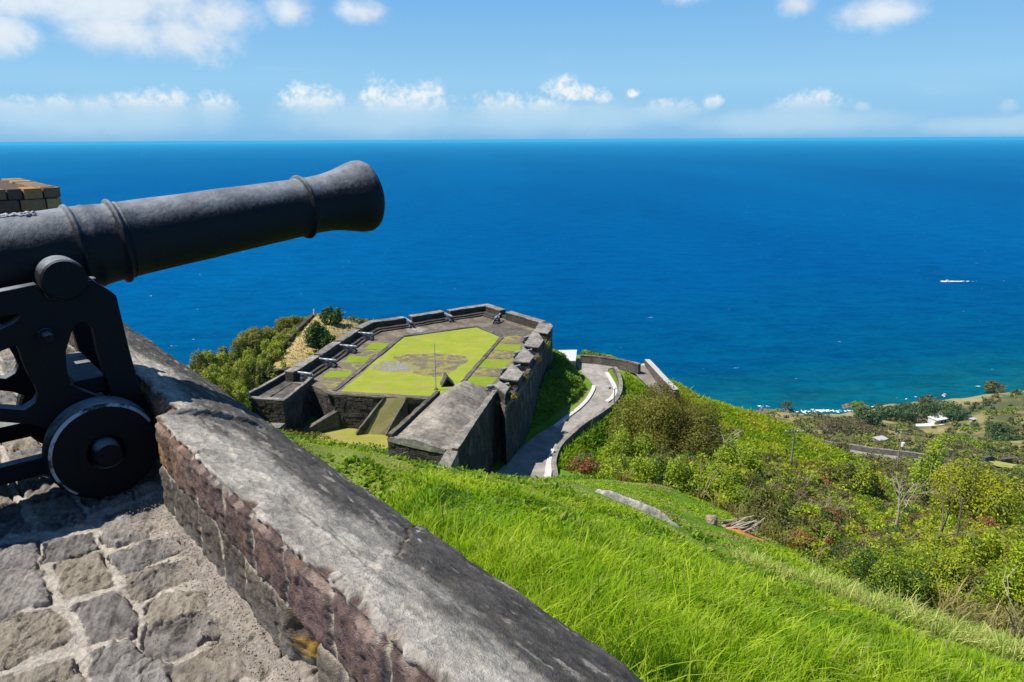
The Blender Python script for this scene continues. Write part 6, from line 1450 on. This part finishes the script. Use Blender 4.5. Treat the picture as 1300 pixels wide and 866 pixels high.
for _ in range(420):
    u = g.uniform(1030, 1480); Y = g.uniform(92, 200); x = atY(u, 600, Y)[0]; z = gz(x, Y)
    if line_dist(np.array([x]), np.array([Y]), LOWROAD)[0][0] < 7: continue
    r = g.uniform(1.2, 2.8); n = float(fbm(x / 18, Y / 18, octv=3, seed=402)); pal = GRN if n < .45 else YEL if n < .55 else OLI if n < .65 else BRN
    lst.append(bush_np((x, Y, z - .3), r, r, r * g.uniform(.6, 1.0), .0042 * Y, g, pal, 1.3, 8))
tag(leaf_object('coastal_scrub', lst), 'dry olive scrub over the coastal plain', kind='stuff')
FARG = [(.05, .10, .022), (.07, .125, .025), (.09, .145, .03), (.04, .075, .02)]
for i, (u, vt, Y, hw, pal, lab) in enumerate([
    (1105, 518, 520, 26, FARG, 'dark green tree on the coastal plain left of the white house'), (1128, 515, 560, 20, FARG, 'green tree close to the shore, left of the white house'),
    (1160, 514, 545, 30, FARG, 'dark green tree just behind the white house, left of its roof'), (1196, 512, 540, 34, FARG, 'largest dark green tree rising directly behind the white house'), (1222, 520, 535, 18, FARG, 'small dark tree right of the white house'),
    (1276, 540, 400, 27, FARG, 'rounded dark green tree on the rise at the right edge'), (1215, 556, 330, 34, GRN, 'mid green tree below the rounded dark tree'), (1248, 560, 320, 26, GRN, 'green tree beside the distant dark wall'),
    (1085, 538, 400, 44, BRN, 'brown leafless-looking tree clump behind the hill shoulder'), (1060, 534, 430, 26, BRN, 'smaller brown tree behind the hill shoulder'), (1180, 500, 590, 16, OLI, 'low grey-green tree on the shore edge'),
    (1265, 485, 640, 16, OLI, 'grey-green bush on the shore ridge at the right'), (1090, 510, 600, 14, GRN, 'low green bush at the shore, near the white surf')]):
    ptree('coastal_tree', lab, 'tree', u, vt, Y, hw, [tuple(a * .8 + b * .2 for a, b in zip(c, (.09, .10, .06))) for c in pal], 420 + i, lsz=.0034, lobes=16, crown0=.08)
# palm on the shore
b, h = place(1000, 509, 600); pal_ = empty('palm', b); tag(pal_, 'lone palm tree standing against the sea at the shore', 'palm')
MB().tube([(0, 0, -1), (.3, 0, h * .5), (.1, 0, h * .82)], [.5, .4, .32], 8).build('trunk', M_BARK, pal_, smooth=True)
V = []; Cc = []
for i in range(26):
    a = i * 2.4; el = .9 - i * .06; ln = h * .30 + 1.5
    for k in range(7):
        q = (k + .5) / 7; dx = math.cos(a) * ln * q; dy = math.sin(a) * ln * q; dz = ln * (el * q - .9 * q * q)
        V.append(((.1 + dx), dy, h * .82 + dz))
V = np.array(V); C = np.array([(.09, .11, .03), (.16, .13, .04), (.05, .08, .02)])[g.integers(0, 3, len(V))]
leaf_object('fronds', [(leaves_np(V, unit(g.normal(size=V.shape)), 2.2, 1.0, g), np.repeat(C, 4, 0))], None, pal_)
# lower road with its stone wall
rl_, rr2 = off(LOWROAD, 3.2), off(LOWROAD, -3.2)
zl = [p[2] for p in LOWROAD]
tag(ribbon([(a[0], a[1], z) for a, z in zip(rl_, zl)], [(a[0], a[1], z) for a, z in zip(rr2, zl)], 'lower_road', asphalt('lower_road_surface', (.22, .205, .17)), .1), 'lower road across the hillside', kind='structure')
def far_wall(name, L, top, bot, w, mat, tmat, lab):
    o_ = Vector(L[0]); root = empty(name, o_); tag(root, lab, 'wall'); A, B = off(L, w / 2), off(L, -w / 2)
    for nm, z0, z1, mt in (('masonry', bot, top - .25, mat), ('coping', top - .248, top, tmat)):
        V = []
        for a, b, p in zip(A, B, L):
            j = random.uniform(-.12, .12); V += [(a[0] - o_.x, a[1] - o_.y, p[2] + z0 - o_.z), (a[0] - o_.x, a[1] - o_.y, p[2] + z1 + j - o_.z), (b[0] - o_.x, b[1] - o_.y, p[2] + z1 + j - o_.z), (b[0] - o_.x, b[1] - o_.y, p[2] + z0 - o_.z)]
        n = len(L); Fc = [(4 * i + a, 4 * i + 4 + a, 4 * i + 4 + (a + 1) % 4, 4 * i + (a + 1) % 4) for i in range(n - 1) for a in range(4)] + [(0, 1, 2, 3), tuple(4 * (n - 1) + a for a in (3, 2, 1, 0))]
        MB().add(V, Fc).build(nm, mt, root)
LW = [(p[0], p[1], z) for p, z in zip(off(LOWROAD, 3.9), zl)]
far_wall('road_wall', LW, 1.9, -2.0, .8, wall_material('far_wall_stone', (.085, .078, .07), (.2, .18, .15), .8, .6), M_TOP, 'long dark stone wall along the far side of the lower road')
LW = [(p[0], p[1], z) for p, z in zip(off(LOWROAD, -3.9), zl)]
FW = smooth_line([atY(u, v, Y) for u, v, Y in [(1248, 588, 262), (1262, 584, 270), (1275, 581, 277), (1288, 581, 280), (1294, 586, 278)]], 4); FW = [(p[0], p[1], gz(p[0], p[1])) for p in FW]
far_wall('field_wall', FW, 2.4, -2.5, 1.2, M_RUB, M_RUB, 'dark stone wall beside the pale lawn at the right edge')
lw = [at(u, v, FW[0][2]) for u, v in [(1254, 592), (1270, 586), (1292, 584), (1340, 590), (1330, 615), (1285, 606)]]
lw = [(p[0], p[1]) for p in lw]; LV = MB(); xs_ = rag(lw, 6, .8, 3); cz_ = np.mean(xs_, 0)
LV.add([(p[0], p[1], gz(p[0], p[1]) + .9) for p in xs_] + [(cz_[0], cz_[1], gz(*cz_) + .9)], [(i, (i + 1) % len(xs_), len(xs_)) for i in range(len(xs_))])
tag(LV.build('far_lawn', lawn_material('far_lawn_grass', (.21, .235, .055), (.30, .29, .09), .3)), 'pale mown lawn beyond the dark field wall', kind='structure')
# utility poles
M_PW = plain('pole_timber', (.20, .19, .16), .9, .2, 6, .4)
def upole(u, vb, vt, Y, lab, arms, can):
    x, y, zt = atY(u, vt, Y); zb = atY(u, vb, Y)[2]; zg = min(zb, gz(x, y)); r = empty('utility_pole', (x, y, zg)); h = zt - zg; tag(r, lab, 'utility pole')
    MB().tube([(0, 0, -1), (0, 0, h)], [.17, .11], 10).build('pole', M_PW, r, smooth=True)
    for k in range(arms):
        a = MB().box(-1.3, 1.3, -.06, .06, h - .35 - k * .9, h - .22 - k * .9).build('crossarm', M_PW, r)
        for ix in (-1.15, -.4, .4, 1.15): MB().lathe([(0, .05), (.05, .08), (.16, .07), (.2, .02)], (ix, 0, h - .22 - k * .9), (0, 0, 1), 8).build('insulator', M_WHT, a, smooth=True)
    if can: MB().lathe([(0, .05), (.03, .42), (1.05, .42), (1.15, .30), (1.2, .05)], (.5, -.25, h - 4.6), (0, 0, 1), 16).build('transformer', M_WHT, r, smooth=True, angle=40)
    else: MB().tube([(0, 0, h - .1), (-.5, 0, h + .15), (-1.1, 0, h + .25)], .05, 6).build('lamp_arm', M_PW, r, smooth=True)
    return r
upole(1009, 640, 546, 88, 'plain utility pole on the sunlit hill shoulder', 1, False)
upole(1146, 592, 545, 165, 'utility pole with white transformer can above the lower road', 2, True)
# houses
def house(u, v, Y, w, d, h, rot, lab, wallc=(.50, .485, .45), roofc=(.52, .51, .49), name='house'):
    x, y, z = atY(u, v, Y); zg = gz(x, y); r = empty(name, (x, y, zg), rot); tag(r, lab, 'house'); wm_ = plain(name + '_render', wallc, .9, .1, 3, .3); rm_ = plain(name + '_roof', roofc, .9, .1, 3, .3)
    MB().box(-w / 2, w / 2, -d / 2, d / 2, -2, h).build('wall', wm_, r); MB().box(-w / 2 - .5, w / 2 + .5, -d / 2 - .9, d / 2 + .4, h, h + .35).build('roof', rm_, r)
    for k in range(3):
        xx = -w / 2 + w * (k + .5) / 3; MB().box(xx - w * .09, xx + w * .09, -d / 2 - .03, -d / 2 + .1, .5 if k == 1 else h * .35, h * .8).build('door' if k == 1 else 'window', M_DARK, r)
    return r
house(1188, 545, 530, 11, 8, 4.2, .35, 'white flat-roofed house with white yard on the coastal plain')
yd = MB(); x, y, z = atY(1176, 545, 525); yp = [(x - 10, y - 2), (x - 6, y + 5), (x + 5, y + 4), (x + 11, y - 5), (x + 2, y - 6)]
yd.add([(a, b, gz(a, b) + .5) for a, b in yp] + [(a, b, gz(a, b) - 3) for a, b in yp], [(0, 1, 2, 3, 4)] + [(i, (i + 1) % 5, 5 + (i + 1) % 5, 5 + i) for i in range(5)])
tag(yd.build('yard', M_WHT), 'white concrete yard of the flat-roofed house', kind='structure')
for u, v, Y, s_, lab in [(1233, 543, 520, 2.6, 'tiny white shed right of the white house'), (1160, 535, 560, 2.4, 'tiny white shed left of the trees behind the white house'), (1117, 563, 330, 3.4, 'small pale roof just beyond the lower road wall'), (1095, 541, 470, 3.0, 'small grey hut below the dark coastal tree')]:
    house(u, v, Y, s_ * 1.5, s_, 2.2, .3, lab, (.33, .32, .29), (.34, .34, .33), name='shed')
# shore: surf and dark reef rocks
def surf(pts, name, lab, seed, wid):
    g_ = np.random.default_rng(seed); V, Fc = [], []
    for u, v, r, n in pts:
        for _ in range(n):
            p = np.array(at(u + g_.normal(0, r), v + g_.normal(0, .9), ZSEA + .25)); a = g_.uniform(0, 3.14, 1)[0]; q = wid * g_.uniform(.4, 1.4); k = len(V); m_ = 7
            for j in range(m_): w_ = 2 * math.pi * j / m_; rad = q * g_.uniform(.5, 1.2); V.append((p[0] + math.cos(w_) * rad * 1.8, p[1] + math.sin(w_) * rad, ZSEA + .15 + .5 * g_.random()))
            Fc.append(tuple(range(k, k + m_)))
    return tag(MB().add(V, Fc).build(name, plain('foam', (.80, .82, .83), .9, .1, 1, .1)), lab, kind='stuff')
surf([(1043, 521.5, 7, 70), (1020, 522.5, 8, 14), (985, 520.5, 6, 12), (975, 516, 6, 8), (1065, 522, 8, 20), (1150, 505, 10, 3), (1205, 503, 8, 5), (1100, 517, 10, 3)], 'surf', 'white surf breaking on the shore', 91, .75)
V, Fc = [], []; mb = MB(); 
for i in range(60):
    u = g.choice([965, 975, 985, 995, 1075, 1100]) + g.normal(0, 5); p = at(u, 523 + g.normal(0, 1.2) - (6 if u > 1050 else 0), ZSEA); r = g.uniform(.8, 3)
    mb.lathe([(-1, r), (r * .3, r * .9), (r * .6, r * .5), (r * .7, 0)], p, (g.normal(0, .2), g.normal(0, .2), 1), 7)
tag(mb.build('shore_rocks', plain('reef_rock', (.13, .10, .08), .9, .2, .5, .6)), 'dark reef rocks in the shallows', kind='stuff')
# motor boat with its wake, and a far sail
x, y, z = at(1202, 357.5, ZSEA); bt = empty('motor_boat', (x, y, ZSEA), math.pi); bt.scale = (.8, .8, .8); tag(bt, 'small white motor boat heading left with foaming wake', 'boat')
hull = MB(); H_ = [(-6, -1.9), (3, -1.9), (6.5, 0), (3, 1.9), (-6, 1.9)]; hull.prism(H_, -.4, 1.5, batter=[(a * .86, b * .7) for a, b in H_]); hull.build('hull', M_WHT, bt, bevel=.1)
MB().prism([(-3, -1.4), (1.6, -1.4), (2.6, 0), (1.6, 1.4), (-3, 1.4)], 1.5, 3.4, batter=None).build('cabin', M_WHT, bt, bevel=.1); MB().box(-1.5, 1.5, -1.42, 1.42, 2.2, 3.0).build('window_band', M_DARK, bt)
V, Fc = [], []; gw = np.random.default_rng(5)
wk = MB()
for k in range(46):
    q = k / 45; px_ = x - 6 + 62 * q ** 1.6; w_ = (1.2 + 2.5 * q) ; rad = (1.9 * (1 - q) + .35) * gw.uniform(.5, 1.1)
    for sd in (-1, 1):
        if gw.random() < q * .8: continue
        cy_ = y + sd * w_ * gw.uniform(.1, 1.0); n0 = len(wk.v); wk.add([(px_ + math.cos(t_) * rad * 2.2, cy_ + math.sin(t_) * rad * 1.6, ZSEA + .2 + .4 * gw.random()) for t_ in np.linspace(0, 5.4, 7)], [tuple(range(7))])
tag(wk.build('wake', bpy.data.materials['foam']), 'foaming wake behind the motor boat', kind='stuff')
x, y, z = at(180, 197.5, ZSEA); sb = empty('sailing_boat', (x, y, ZSEA), .3); tag(sb, 'distant white sailing boat near the horizon above the cannon', 'boat')
hull = MB(); H_ = [(-16, -4), (8, -4), (18, 0), (8, 4), (-16, 4)]; hull.prism(H_, -1, 4, batter=[(a * .86, b * .6) for a, b in H_]); hull.build('hull', M_WHT, sb)
MB().tube([(2, 0, 3), (2, 0, 38)], [.5, .3], 8).build('mast', M_WHT, sb)
MB().add([(1.5, 0, 6), (-13, .4, 6), (1.5, .1, 36), (1.5, -.25, 6), (-13, .15, 6), (1.5, -.15, 36)], [(0, 1, 2), (5, 4, 3), (0, 3, 4, 1), (1, 4, 5, 2), (2, 5, 3, 0)]).build('sail', M_WHT, sb)
# post at the tip of the plot wall
pq = at(398.7, 399, ZB + .2); po_ = empty('marker_post', pq); tag(po_, 'tiny white marker post at the tip of the plot wall', 'post'); MB().tube([(0, 0, -.3), (0, 0, .9)], [.12, .09], 8).build('post', M_WHT, po_)
